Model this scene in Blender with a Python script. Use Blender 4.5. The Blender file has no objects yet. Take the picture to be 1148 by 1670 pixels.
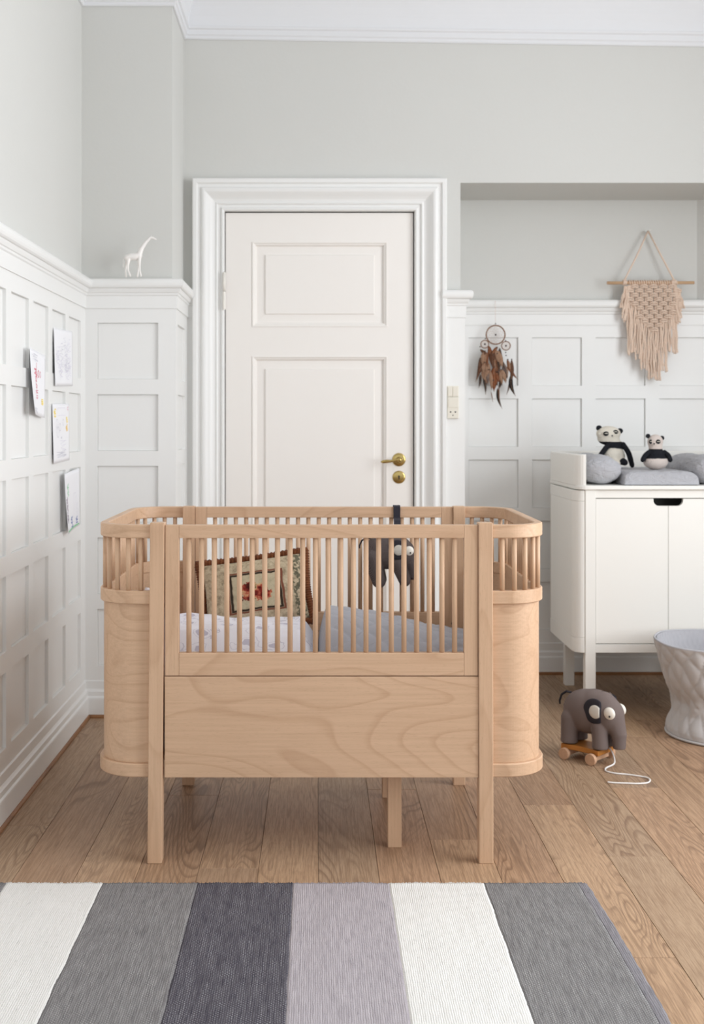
import bpy, bmesh, math, random
from mathutils import Vector, Matrix, noise
R = math.radians
PI = math.pi
random.seed(7)
C = bpy.context.scene.collection
S = bpy.context.scene

# ------------------------------------------------------------------ camera
CAMZ = 1.145
cam = bpy.data.cameras.new('camera')
camo = bpy.data.objects.new('camera', cam); C.objects.link(camo)
camo.location = (0, 0, CAMZ); camo.rotation_euler = (R(90), 0, 0)
cam.sensor_fit = 'HORIZONTAL'; cam.sensor_width = 24
cam.lens = 24*1869/1148
cam.shift_x = (574-519)/1148
cam.shift_y = -(835-690)/1148
cam.clip_start = 0.05
cam.dof.use_dof = True; cam.dof.focus_distance = 2.65; cam.dof.aperture_fstop = 5.6
S.camera = camo
# ------------------------------------------------------------------ world
w = bpy.data.worlds.new('world'); S.world = w; w.use_nodes = True
w.node_tree.nodes['Background'].inputs[0].default_value = (0.86, 0.93, 1.0, 1)
w.node_tree.nodes['Background'].inputs[1].default_value = 1.0
# ------------------------------------------------------------------ lights (daylight in the window openings)
def area(name, loc, rot, sx, sy, power, col=(1, 1, 1), spread=180):
    l = bpy.data.lights.new(name, 'AREA'); l.shape = 'RECTANGLE'; l.size = sx; l.size_y = sy
    l.energy = power; l.color = col; l.spread = R(spread)
    o = bpy.data.objects.new(name, l); C.objects.link(o); o.location = loc; o.rotation_euler = rot
    return o
area('window_daylight', (2.72, 2.1, 1.62), (R(90), 0, R(90)), 2.8, 2.1, 78, (0.945, 0.97, 1.0))
area('window_daylight', (.82, -2.12, 1.52), (R(-90), R(180), 0), 3.4, 1.95, 154, (0.945, 0.97, 1.0))
# ------------------------------------------------------------------ exposure
S.view_settings.view_transform = 'Standard'; S.view_settings.look = 'None'
S.view_settings.gamma = 1; S.view_settings.use_curve_mapping = False
S.view_settings.exposure = 0.46
try:
    S.cycles.use_denoising = True
    S.cycles.max_bounces = 10; S.cycles.diffuse_bounces = 7
except Exception: pass

# ================================================================== materials
def srgb(r, g, b):
    f = lambda c: (c/255/12.92) if c/255 <= .04045 else ((c/255+.055)/1.055)**2.4
    return (f(r), f(g), f(b), 1)

class NT:
    def __init__(s, name, rough=.6, spec=.5, metal=0):
        s.m = bpy.data.materials.new(name); s.m.use_nodes = True
        s.t = s.m.node_tree; s.b = s.t.nodes['Principled BSDF']
        s.b.inputs['Roughness'].default_value = rough
        s.b.inputs['Metallic'].default_value = metal
        s.b.inputs['Specular IOR Level'].default_value = spec
    def n(s, kind, **kw):
        nd = s.t.nodes.new('ShaderNode'+kind)
        for k, v in kw.items():
            if hasattr(nd, k) and k not in nd.inputs: setattr(nd, k, v)
            else: nd.inputs[k].default_value = v
        return nd
    def l(s, a, b): s.t.links.new(a, b)
    def coord(s, kind='Object', rnd=False):
        tc = s.n('TexCoord'); v = tc.outputs[kind]
        if rnd:
            oi = s.n('ObjectInfo'); mu = s.math('MULTIPLY', oi.outputs['Random'], 37.0)
            cx = s.n('CombineXYZ'); s.l(mu, cx.inputs[0]); s.l(mu, cx.inputs[1]); s.l(mu, cx.inputs[2])
            va = s.n('VectorMath', operation='ADD'); s.l(v, va.inputs[0]); s.l(cx.outputs[0], va.inputs[1]); v = va.outputs[0]
        return v
    def vmul(s, v, sc):
        m = s.n('VectorMath', operation='MULTIPLY'); s.l(v, m.inputs[0]); m.inputs[1].default_value = sc; return m.outputs[0]
    def math(s, op, a, b=None, c=None):
        m = s.n('Math', operation=op)
        for i, x in enumerate((a, b, c)):
            if x is None: continue
            if isinstance(x, (int, float)): m.inputs[i].default_value = x
            else: s.l(x, m.inputs[i])
        return m.outputs[0]
    def noise(s, v, scale=5, detail=3, rough=.5, dist=0):
        n = s.n('TexNoise'); s.l(v, n.inputs['Vector']); n.inputs['Scale'].default_value = scale
        n.inputs['Detail'].default_value = detail; n.inputs['Roughness'].default_value = rough; n.inputs['Distortion'].default_value = dist
        return n.outputs['Fac']
    def ramp(s, f, stops):
        r = s.n('ValToRGB'); s.l(f, r.inputs[0]); el = r.color_ramp.elements
        while len(el) < len(stops): el.new(.5)
        for e, (p, c) in zip(el, stops): e.position = p; e.color = c if len(c) == 4 else (*c, 1)
        return r.outputs[0]
    def mix(s, f, a, b, mode='MIX'):
        m = s.n('Mix', data_type='RGBA', blend_type=mode)
        for sock, x in ((m.inputs[0], f), (m.inputs[6], a), (m.inputs[7], b)):
            if isinstance(x, (int, float)): sock.default_value = x
            elif isinstance(x, tuple): sock.default_value = x
            else: s.l(x, sock)
        return m.outputs[2]
    def col(s, x):
        if isinstance(x, tuple): s.b.inputs['Base Color'].default_value = x
        else: s.l(x, s.b.inputs['Base Color'])
    def bump(s, h, strength=.3, dist=.002):
        b = s.n('Bump'); s.l(h, b.inputs['Height']); b.inputs['Strength'].default_value = strength
        b.inputs['Distance'].default_value = dist; s.l(b.outputs[0], s.b.inputs['Normal'])
    def sep(s, v):
        x = s.n('SeparateXYZ'); s.l(v, x.inputs[0]); return x.outputs

def paint(name, c, rough=.45, bump=.15, var=.03, scale=14):
    n = NT(name, rough, .4); v = n.coord()
    f = n.noise(v, 1.7, 4, .6)
    c2 = tuple(x*(1-var*2) for x in c[:3])+(1,)
    n.col(n.mix(f, c, c2))
    n.bump(n.noise(v, scale, 5, .6), bump, .002)
    return n.m
def plain(name, c, rough=.5, spec=.5, metal=0):
    n = NT(name, rough, spec, metal); n.col(c); return n.m

M = {}
M['plaster'] = paint('grey_plaster', srgb(208, 208, 204), .8, .25, .015, 60)
M['ceiling'] = paint('ceiling_paint', srgb(225, 226, 228), .8, .1, .01, 40)
M['white'] = paint('white_gloss_paint', srgb(234, 234, 232), .32, .12, .008, 9)
M['doorpaint'] = paint('door_paint', srgb(239, 235, 230), .33, .12, .01, 9)
M['cabinet'] = paint('cabinet_lacquer', srgb(238, 236, 230), .35, .03, .004, 9)
M['cabin'] = plain('cabinet_inside', srgb(60, 58, 55), .8)  # shade inside the white cabinet, put into the colour
M['gap'] = plain('dark_gap', srgb(45, 32, 24), .9)

def beech(name, axis, ca=(213, 179, 148), cb=(184, 146, 115), rings=7, contour=.55, sc=2.2):
    """axis: direction of the grain 0,1,2"""
    n = NT(name, .42, .35); v = n.coord(rnd=True)
    st = [sc*2.4]*3; st[axis] = sc*.75
    f = n.noise(n.vmul(v, tuple(st)), 1.0, 1.2, .4, .25)
    fr = n.math('FRACT', n.math('MULTIPLY', f, rings))
    line = n.ramp(fr, [(0, (0, 0, 0)), (.72, (.12,)*3), (.93, (1, 1, 1)), (1, (0, 0, 0))])
    s2 = [150]*3; s2[axis] = 4
    g = n.noise(n.vmul(v, tuple(s2)), 1.0, 3, .6)
    s3 = [700]*3; s3[axis] = 60
    fl = n.noise(n.vmul(v, tuple(s3)), 1.0, 1, .5)
    base = n.mix(n.noise(v, 3.0, 2), srgb(*ca), srgb(*[int(a*.8+b*.2) for a, b in zip(ca, cb)]))
    c = n.mix(n.math('MULTIPLY', line, contour), base, srgb(*cb))
    c = n.mix(n.math('MULTIPLY', n.ramp(g, [(.35, (0, 0, 0)), (.75, (1, 1, 1))]), .32), c, srgb(*[int(x*.93) for x in cb]))
    c = n.mix(n.math('MULTIPLY', n.ramp(fl, [(.62, (0, 0, 0)), (.72, (1, 1, 1))]), .22), c, srgb(*[int(x*.86) for x in cb]))
    n.col(c); n.bump(g, .08, .0006)
    return n.m
M['beechX'] = beech('beech_grain_x', 0, rings=10, contour=.48)
M['beechXp'] = beech('beech_panel', 0, rings=15, contour=.5, sc=1.75)
M['beechY'] = beech('beech_grain_y', 1, contour=.4)
M['beechZ'] = beech('beech_grain_z', 2, contour=.35)
M['beechE'] = beech('beech_bent_panel', 0, contour=.45, rings=9, sc=2.4)
M['wheel'] = beech('wheel_wood', 1, (206, 168, 138), (176, 136, 106), contour=.4)
M['honey'] = beech('honey_board', 0, (190, 128, 62), (160, 98, 40), contour=.4)
M['dowel'] = beech('dowel_wood', 0, (214, 178, 142), (190, 150, 115))

def oak():
    n = NT('oak_floor', .46, .4); v = n.coord(rnd=True)
    oi = n.n('ObjectInfo'); rnd = oi.outputs['Random']
    f = n.noise(n.vmul(v, (6.0, .85, 1)), 1.0, 2.0, .5, .5)
    fr = n.math('FRACT', n.math('MULTIPLY', f, 34))
    line = n.ramp(fr, [(0, (.1,)*3), (.5, (0, 0, 0)), (.82, (1, 1, 1)), (.92, (1, 1, 1)), (1, (.1,)*3)])
    mask = n.ramp(n.noise(n.vmul(v, (4, .8, 1)), 1.3, 2), [(.4, (.12,)*3), (.62, (1, 1, 1))])
    line = n.math('MULTIPLY', line, mask)
    g = n.noise(n.vmul(v, (260, 7, 1)), 1.0, 4, .65)
    tone = n.ramp(rnd, [(0, srgb(186, 149, 119)), (.35, srgb(202, 168, 134)), (.65, srgb(174, 141, 113)), (.85, srgb(182, 156, 128)), (1, srgb(206, 172, 137))])
    big = n.noise(n.vmul(v, (5, 1.2, 1)), 1.0, 3, .5)
    c = n.mix(n.math('MULTIPLY', big, .5), tone, srgb(160, 130, 104))
    c = n.mix(n.math('MULTIPLY', line, .66), c, srgb(112, 84, 64))
    c = n.mix(n.math('MULTIPLY', n.ramp(g, [(.44, (0, 0, 0)), (.62, (1, 1, 1))]), .5), c, srgb(126, 95, 70))
    g2 = n.noise(n.vmul(v, (700, 22, 1)), 1.0, 2, .6)
    c = n.mix(n.math('MULTIPLY', n.ramp(g2, [(.52, (0, 0, 0)), (.66, (1, 1, 1))]), .4), c, srgb(112, 84, 62))
    n.col(c)
    n.l(n.ramp(g, [(0, (.36,)*3), (1, (.56,)*3)]), n.b.inputs['Roughness'])
    n.bump(n.math('SUBTRACT', g, n.math('MULTIPLY', line, .6)), .18, .0012)
    return n.m
M['oak'] = oak()
M['strip'] = beech('oak_strip', 1, (158, 112, 74), (110, 74, 46))
M['stripX'] = beech('oak_strip_x', 0, (158, 112, 74), (110, 74, 46))
M['brass'] = plain('brass', srgb(188, 164, 104), .22, .5, 1)
M['steel'] = plain('painted_hinge', srgb(236, 232, 224), .4)
M['black'] = plain('black', srgb(18, 18, 20), .5)
M['switch'] = plain('cream_plastic', srgb(226, 221, 208), .35)
M['switchdk'] = plain('cream_plastic_shadow', srgb(120, 116, 106), .5)
M['porcelain'] = plain('white_resin', srgb(240, 236, 232), .3)

def fabric(name, c, c2=None, weave=900, rough=.9, bump=.5, var=.35):
    n = NT(name, rough, .15); v = n.coord()
    f = n.noise(v, 30, 4, .7); c2 = c2 or tuple(x*.85 for x in c[:3])+(1,)
    wv = n.noise(v, weave, 2, .5)
    n.col(n.mix(n.math('MULTIPLY', n.math('ADD', f, wv), var), c, c2))
    n.bump(wv, bump, .0012)
    n.b.inputs['Sheen Weight'].default_value = .15
    return n.m
def knit(name, c, c2, su=330, sv=420, rough=.95):
    n = NT(name, rough, .1); v = n.coord(); x = n.sep(v)
    a = n.math('SINE', n.math('MULTIPLY', n.math('ADD', x[0], x[1]), su*2*PI/2*.8))
    b = n.math('SINE', n.math('MULTIPLY', x[2], sv*2*PI/2))
    p = n.math('ADD', n.math('MULTIPLY', n.math('ABSOLUTE', a), .5), n.math('MULTIPLY', n.math('ABSOLUTE', b), .5))
    n.col(n.mix(n.ramp(p, [(.30, (0, 0, 0)), (.72, (1, 1, 1))]), tuple(q*.8 for q in c2[:3])+(1,), c))
    n.bump(p, .8, .002)
    return n.m
M['knitgrey'] = knit('taupe_knit', srgb(140, 126, 121), srgb(88, 78, 77))
M['knitgrey2'] = knit('charcoal_knit', srgb(112, 102, 100), srgb(70, 62, 62))
M['knitdark'] = knit('dark_knit', srgb(66, 64, 70), srgb(40, 38, 44))
M['knitwhite'] = knit('white_knit', srgb(238, 234, 224), srgb(205, 200, 190))
M['knitcream'] = knit('cream_knit', srgb(240, 233, 219), srgb(212, 204, 190))
M['knitblush'] = knit('blush_knit', srgb(232, 220, 212), srgb(205, 190, 182))
M['knitblack'] = knit('black_knit', srgb(42, 43, 48), srgb(24, 25, 30))
M['wood_eye'] = plain('painted_wood_eye', srgb(236, 232, 222), .4)
M['tuft'] = plain('button', srgb(20, 20, 22), .3)
M['padgrey'] = fabric('grey_muslin', srgb(184, 184, 188), srgb(164, 164, 169), 700, bump=.5)
def crinkle(m, k=26, st=.55):
    n = NT('tmp'); bpy.data.materials.remove(n.m); n.m = m; n.t = m.node_tree; n.b = n.t.nodes['Principled BSDF']
    v = n.coord(); a = n.noise(n.vmul(v, (k, k*.7, k*2.2)), 1.0, 3, .55, .6)
    rid = n.math('ABSOLUTE', n.math('SUBTRACT', a, .5)); w2 = n.noise(v, 420, 3, .6)
    wv = n.math('SINE', n.math('MULTIPLY', n.sep(v)[0], 900))
    n.bump(n.math('ADD', n.math('MULTIPLY', rid, 5), n.math('ADD', n.math('MULTIPLY', w2, .25), n.math('MULTIPLY', wv, .06))), st, .006)
crinkle(M['padgrey'])
M['quiltgrey'] = fabric('grey_quilt_cotton', srgb(178, 178, 184), srgb(160, 160, 167), 800)
M['basket'] = fabric('basket_cotton', srgb(202, 199, 197), srgb(178, 174, 173), 700)
M['basketin'] = fabric('basket_lining', srgb(190, 189, 192), srgb(162, 160, 166), 700)
M['strap'] = fabric('charcoal_strap', srgb(52, 50, 58), None, 900)
M['cotton'] = fabric('white_cotton', srgb(236, 234, 240), srgb(222, 221, 230), 800)
M['cord'] = fabric('macrame_cord', srgb(236, 214, 196), srgb(204, 180, 160), 500)
M['rope'] = fabric('white_rope', srgb(240, 236, 232), None, 1500)
M['ropebrown'] = fabric('brown_cord_trim', srgb(156, 96, 58), srgb(96, 54, 30), 260, var=.9)
M['twine'] = plain('thread', srgb(214, 190, 176), .8)
M['hoop'] = fabric('suede_hoop', srgb(164, 128, 104), srgb(120, 88, 68), 300, var=.7)
M['bead'] = plain('dark_bead', srgb(60, 38, 34), .5)
for nm, cc, c3 in (('brown', (122, 84, 62), (74, 46, 34)), ('rust', (156, 100, 66), (112, 64, 40)), ('tan', (190, 162, 138), (140, 106, 84)), ('dark', (44, 36, 36), (24, 20, 22)), ('grey', (150, 138, 132), (100, 84, 78))):
    M['f_'+nm] = fabric('feather_'+nm, srgb(*cc), srgb(*c3), 160, var=.8, bump=.2)

def duvet_mat():
    n = NT('printed_duvet', .9, .1); v = n.coord()
    vo = n.n('TexVoronoi'); n.l(v, vo.inputs['Vector']); vo.inputs['Scale'].default_value = 14
    nz = n.noise(v, 22, 2, .5)
    d = n.math('ADD', vo.outputs['Distance'], n.math('MULTIPLY', nz, 1.1))
    blot = n.ramp(d, [(.76, (1, 1, 1)), (.78, (0, 0, 0))])
    edge = n.ramp(d, [(.90, (0, 0, 0)), (.91, (1, 1, 1)), (.93, (1, 1, 1)), (.94, (0, 0, 0))])
    f = n.math('MAXIMUM', n.math('MULTIPLY', blot, .8), n.math('MULTIPLY', edge, .6))
    n.col(n.mix(f, srgb(234, 232, 238), srgb(184, 179, 194)))
    n.bump(n.noise(v, 700, 2), .3, .001)
    return n.m
M['duvet'] = duvet_mat()

def tapestry():
    n = NT('tapestry', .95, .1); v = n.coord(); x = n.sep(v)
    nz = n.noise(v, 60, 4, .7); nb = n.noise(v, 16, 3, .6)
    base = n.ramp(nz, [(.35, srgb(140, 126, 104)), (.5, srgb(180, 164, 138)), (.7, srgb(196, 180, 154))])
    zz = n.math('ABSOLUTE', n.math('SINE', n.math('ADD', n.math('MULTIPLY', x[2], 260), n.math('MULTIPLY', n.math('SINE', n.math('MULTIPLY', x[0], 190)), 1.6))))
    base = n.mix(n.math('MULTIPLY', n.ramp(zz, [(.0, (1, 1, 1)), (.16, (0, 0, 0))]), .6), base, srgb(112, 104, 78))
    # border leaves near the right edge
    bd = n.math('GREATER_THAN', x[0], .118)
    leaf = n.ramp(n.noise(v, 85, 2), [(.46, (0, 0, 0)), (.52, (1, 1, 1))])
    base = n.mix(n.math('MULTIPLY', n.math('MULTIPLY', bd, leaf), .8), base, srgb(66, 68, 54))
    xx = n.math('ADD', x[0], n.math('MULTIPLY', nb, .012)); zc = n.math('ADD', x[2], n.math('MULTIPLY', nb, .012))
    dx = n.math('DIVIDE', n.math('ABSOLUTE', n.math('SUBTRACT', xx, .012)), .078)
    dz = n.math('DIVIDE', n.math('ABSOLUTE', zc), .056)
    d = n.math('MAXIMUM', dx, dz)
    fr = n.ramp(n.math('MULTIPLY', d, .5), [(.44, (0, 0, 0)), (.455, (1, 1, 1)), (.49, (1, 1, 1)), (.505, (0, 0, 0))])
    fr2 = n.ramp(n.math('MULTIPLY', d, .5), [(.495, (0, 0, 0)), (.51, (1, 1, 1)), (.54, (1, 1, 1)), (.55, (0, 0, 0))])
    inner = n.ramp(n.math('MULTIPLY', d, .5), [(.43, (1, 1, 1)), (.45, (0, 0, 0))])
    base = n.mix(n.math('MULTIPLY', inner, .6), base, srgb(188, 178, 150))
    r2 = n.math('SQRT', n.math('ADD', n.math('POWER', n.math('DIVIDE', n.math('SUBTRACT', xx, .012), .056), 2), n.math('POWER', n.math('DIVIDE', zc, .038), 2)))
    
    fm = n.ramp(n.math('MULTIPLY', n.math('ADD', r2, n.math('MULTIPLY', n.noise(v, 26, 4, .7), 2.2)), .5), [(.93, (1, 1, 1)), (.97, (0, 0, 0))])
    fl = n.ramp(n.noise(v, 38, 3, .6), [(.36, srgb(70, 30, 26)), (.45, srgb(132, 48, 40)), (.52, srgb(176, 96, 74)), (.6, srgb(206, 172, 128)), (.66, srgb(90, 84, 56))])
    base = n.mix(fm, base, fl)
    base = n.mix(fr2, base, srgb(120, 74, 58))
    base = n.mix(fr, base, srgb(58, 48, 40))
    n.col(base); n.bump(n.noise(v, 500, 2), .5, .0015)
    return n.m
M['tapestry'] = tapestry()

def rugmat(name, c, speck, amt, dark):
    n = NT(name, .95, .1); v = n.coord(); x = n.sep(v)
    u = n.math('MULTIPLY', x[0], PI/.0046)
    vv = n.math('MULTIPLY', x[1], PI/.0034)
    nz0 = n.noise(v, 70, 3)
    p = n.math('MULTIPLY', n.math('SINE', n.math('ADD', u, n.math('MULTIPLY', nz0, 3.0))), n.math('SINE', n.math('ADD', vv, n.math('MULTIPLY', nz0, 5.0))))
    m = n.ramp(p, [(.55, (0, 0, 0)), (.8, (1, 1, 1))])
    patch = n.ramp(n.noise(n.vmul(v, (46, 5, 1)), 1.2, 5, .75), [(.38, (.08,)*3), (.64, (1, 1, 1))])
    sp = n.math('MULTIPLY', n.math('MULTIPLY', m, patch), amt)
    str_ = n.noise(n.vmul(v, (220, 14, 1)), 1.0, 4, .7)
    c1 = n.mix(n.ramp(str_, [(.38, (0, 0, 0)), (.68, (1, 1, 1))]), c, dark)
    lump = n.ramp(n.noise(n.vmul(v, (110, 30, 1)), 1.0, 4, .75), [(.60, (0, 0, 0)), (.68, (1, 1, 1))])
    c1 = n.mix(n.math('MULTIPLY', lump, .35), c1, tuple(q*.5 for q in dark[:3])+(1,))
    n.col(n.mix(sp, c1, speck))
    h = n.math('ADD', n.math('ABSOLUTE', p), n.math('MULTIPLY', n.math('ADD', str_, n.noise(n.vmul(v, (90, 30, 1)), 1.0, 3, .7)), 1.2))
    n.bump(h, .5, .003)
    return n.m
M['rug_white'] = rugmat('rug_white', srgb(240, 238, 234), srgb(252, 252, 250), .6, srgb(230, 228, 223))
M['rug_grey'] = rugmat('rug_grey', srgb(142, 140, 139), srgb(216, 214, 212), .8, srgb(110, 107, 108))
M['rug_dark'] = rugmat('rug_charcoal', srgb(98, 95, 101), srgb(210, 210, 214), .9, srgb(66, 62, 72))
M['rug_mauve'] = rugmat('rug_mauve', srgb(190, 183, 187), srgb(214, 210, 214), .5, srgb(162, 155, 160))
M['rug_edge'] = rugmat('rug_edge', srgb(150, 146, 150), srgb(172, 169, 174), .3, srgb(120, 117, 122))
M['paper'] = paint('paper', srgb(240, 240, 243), .7, .05, .01, 20)

# ================================================================== mesh helpers
class MB:
    def __init__(s): s.bm = bmesh.new()
    def face(s, vs, mi=0):
        try:
            f = s.bm.faces.new(vs); f.material_index = mi; return f
        except ValueError: return None
    def box(s, x0, x1, y0, y1, z0, z1, bev=0, mi=0):
        b = bmesh.new()
        v = [b.verts.new(p) for p in ((x0,y0,z0),(x1,y0,z0),(x1,y1,z0),(x0,y1,z0),(x0,y0,z1),(x1,y0,z1),(x1,y1,z1),(x0,y1,z1))]
        for q in ((0,3,2,1),(4,5,6,7),(0,1,5,4),(1,2,6,5),(2,3,7,6),(3,0,4,7)): b.faces.new([v[i] for i in q])
        if bev: bmesh.ops.bevel(b, geom=list(b.edges), offset=bev, segments=2, affect='EDGES', profile=.6)
        s.merge(b, mi); return s
    def merge(s, b, mi=0, mat=None):
        if mat is not None: bmesh.ops.transform(b, matrix=mat, verts=list(b.verts))
        mp = {v: s.bm.verts.new(v.co) for v in b.verts}
        for f in b.faces:
            nf = s.face([mp[v] for v in f.verts], mi)
            if nf: nf.smooth = f.smooth
        b.free()
    def sphere(s, c, r, mi=0, seg=24, rings=14, rot=None):
        b = bmesh.new(); bmesh.ops.create_uvsphere(b, u_segments=seg, v_segments=rings, radius=1)
        rr = r if isinstance(r, (tuple, list)) else (r, r, r)
        m = Matrix.Translation(c) @ (rot.to_4x4() if rot else Matrix()) @ Matrix.Diagonal((*rr, 1))
        for f in b.faces: f.smooth = True
        s.merge(b, mi, m); return s
    def tube(s, pts, rad, seg=8, mi=0, cap=True, closed=False):
        pts = [Vector(p) for p in pts]; n = len(pts); rings = []
        up = None
        for i, p in enumerate(pts):
            if closed: t = pts[(i+1) % n]-pts[i-1]
            else: t = pts[min(i+1, n-1)]-pts[max(i-1, 0)]
            t.normalize()
            if up is None:
                up = Vector((0, 0, 1)) if abs(t.z) < .9 else Vector((1, 0, 0))
            a = t.cross(up)
            if a.length < 1e-5: a = t.cross(Vector((0, 1, 0)))
            a.normalize(); up = a.cross(t); up.normalize()
            r = rad[i] if isinstance(rad, (list, tuple)) else rad
            rings.append([s.bm.verts.new(p+a*math.cos(2*PI*k/seg)*r+up*math.sin(2*PI*k/seg)*r) for k in range(seg)])
        m = n if closed else n-1
        for i in range(m):
            A, B = rings[i], rings[(i+1) % n]
            for k in range(seg):
                f = s.face([A[k], A[(k+1) % seg], B[(k+1) % seg], B[k]], mi)
                if f: f.smooth = True
        if cap and not closed:
            s.face(list(reversed(rings[0])), mi); s.face(rings[-1], mi)
        return s
    def cyl(s, p0, p1, r0, r1=None, seg=24, mi=0):
        return s.tube([p0, p1], [r0, r1 if r1 is not None else r0], seg, mi)
    def sweep(s, path, prof, fmap, closed=False, cprof=False, cap=False, smooth=False, side=1):
        """path: 2D points; prof: (d,h) with d along the RIGHT normal (times side) of travel"""
        n = len(path); P = [Vector(p) for p in path]; rows = []
        for i in range(n):
            def nrm(a, b):
                t = (b-a).normalized(); return Vector((t.y, -t.x))*side
            ns = []
            if closed or i > 0: ns.append(nrm(P[i-1], P[i]))
            if closed or i < n-1: ns.append(nrm(P[i], P[(i+1) % n]))
            if len(ns) == 2:
                m = ns[0]+ns[1]; m /= max(1e-6, m.dot(ns[0]))
            else: m = ns[0]
            rows.append([s.bm.verts.new(fmap(P[i].x+m.x*d, P[i].y+m.y*d, h)) for d, h in prof])
        k = len(prof); kk = k if cprof else k-1
        for i in range(n if closed else n-1):
            A, B = rows[i], rows[(i+1) % n]
            for j in range(kk):
                f = s.face([A[j], A[(j+1) % k], B[(j+1) % k], B[j]])
                if f: f.smooth = smooth
        if cap and not closed: s.face(rows[0]); s.face(list(reversed(rows[-1])))
        return rows
    def grid(s, nu, nv, f, mi=0, wrap=False, smooth=True):
        vs = [[s.bm.verts.new(f(i/nu, j/nv)) for j in range(nv+1)] for i in range(nu if wrap else nu+1)]
        for i in range(nu):
            for j in range(nv):
                q = s.face([vs[i][j], vs[(i+1) % len(vs)][j], vs[(i+1) % len(vs)][j+1], vs[i][j+1]], mi)
                if q: q.smooth = smooth
        return vs
    def build(s, name, mat, parent=None, local=False, smooth=None, kind=None, recalc=True):
        if recalc: bmesh.ops.recalc_face_normals(s.bm, faces=list(s.bm.faces))
        if smooth is not None:
            for f in s.bm.faces: f.smooth = smooth
        if parent is not None and not local:
            o = Vector(parent.get('base', (0, 0, 0)))
            bmesh.ops.translate(s.bm, vec=-o, verts=list(s.bm.verts))
        me = bpy.data.meshes.new(name); s.bm.to_mesh(me); s.bm.free()
        ob = bpy.data.objects.new(name, me); C.objects.link(ob)
        for m in (mat if isinstance(mat, (list, tuple)) else [mat]): me.materials.append(m)
        if parent is not None: ob.parent = parent
        if kind: ob['kind'] = kind
        return ob

def base_of(o):
    return Vector(o.get('base', (0, 0, 0)))
def sub(ob, parent):   # geometry of ob built in world coordinates: keep base for its own children
    if 'base' in parent: ob['base'] = parent['base']
    return ob
def thing(name, label, cat, loc=(0, 0, 0), rot=(0, 0, 0), group=None, scale=None):
    o = bpy.data.objects.new(name, None); C.objects.link(o); o.empty_display_size = .05
    o.location = loc; o.rotation_euler = rot; o['base'] = tuple(loc)
    if scale: o.scale = (scale,)*3
    o['label'] = label; o['category'] = cat
    if group: o['group'] = group
    return o
def tag(o, label, cat, group=None):
    o['label'] = label; o['category'] = cat
    if group: o['group'] = group
    return o
def origin_to(o, p):   # move a single-mesh top level object's origin to its base
    p = Vector(p); o.data.transform(Matrix.Translation(-p)); o.location = p; return o
def box_ob(name, dims, mat, parent, bev=.002):
    return sub(MB().box(*dims, bev).build(name, mat, parent), parent or {})
def bevmod(o, w=.002):
    m = o.modifiers.new('bevel', 'BEVEL'); m.width = w; m.segments = 2; m.limit_method = 'ANGLE'; m.angle_limit = R(40); return o

def blob(name, build, mats, matfn=None, parent=None, voxel=.003, smooth=6, local=True, post=None):
    """one continuous surface grown from overlapping primitives"""
    mb = MB(); build(mb)
    me = bpy.data.meshes.new('tmp'); mb.bm.to_mesh(me); mb.bm.free()
    o = bpy.data.objects.new('tmp', me); C.objects.link(o)
    m = o.modifiers.new('r', 'REMESH'); m.mode = 'VOXEL'; m.voxel_size = voxel; m.use_smooth_shade = True
    if smooth:
        sm = o.modifiers.new('s', 'SMOOTH'); sm.iterations = smooth; sm.factor = .5
    dg = bpy.context.evaluated_depsgraph_get()
    me2 = bpy.data.meshes.new_from_object(o.evaluated_get(dg)); bpy.data.objects.remove(o)
    me2.name = name
    me2.materials.clear()
    for x in (mats if isinstance(mats, (list, tuple)) else [mats]): me2.materials.append(x)
    if post:
        for v in me2.vertices: v.co = post(v.co)
    for p in me2.polygons:
        p.use_smooth = True
        p.material_index = matfn(p.center) if matfn else 0
    ob = bpy.data.objects.new(name, me2); C.objects.link(ob)
    if parent is not None: ob.parent = parent
    return ob
def limb(mb, pts, rads, seg=14):
    """tapered limb of spheres and cones"""
    for i in range(len(pts)-1):
        a, b = Vector(pts[i]), Vector(pts[i+1])
        mb.cyl(a, b, rads[i], rads[i+1], seg)
    for p, r in zip(pts, rads): mb.sphere(p, r, 0, 14, 9)
def fn(p, s=1.0): return noise.noise(Vector(p)*s)

# ================================================================== room shell
XL, YP, XPS, YD, XN, YN = -.926, 4.485, -.572, 4.87, .604, 5.25   # left wall, pilaster face/side, door wall, niche side, niche wall
XR, YB, ZC = 2.6, -2.0, 3.08
T = .017                                                        # wainscot thickness
ZS = 2.166                                                      # niche soffit

def quadwall(name, pts, mat, kind='structure', parent=None):
    mb = MB(); mb.face([mb.bm.verts.new(p) for p in pts]); o = mb.build(name, mat, parent, recalc=False)
    if kind: o['kind'] = kind
    return o
def slab(name, x0, x1, y0, y1, z0, z1, mat):
    o = MB().box(x0, x1, y0, y1, z0, z1).build(name, mat); o['kind'] = 'structure'; return o
floor = slab('floor', XL-.1, XR+.1, YB-.1, YN+.1, -.08, -.014, M['gap'])
slab('ceiling', XL-.1, XR+.1, YB-.1, YN+.1, ZC, ZC+.1, M['ceiling'])
wall_left = slab('wall_left', XL-.1, XL, YB-.1, YN+.1, -.014, ZC, M['plaster'])
wall_pil = slab('wall_pilaster', XL, XPS, YP, YD, -.014, ZC, M['plaster'])
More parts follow.
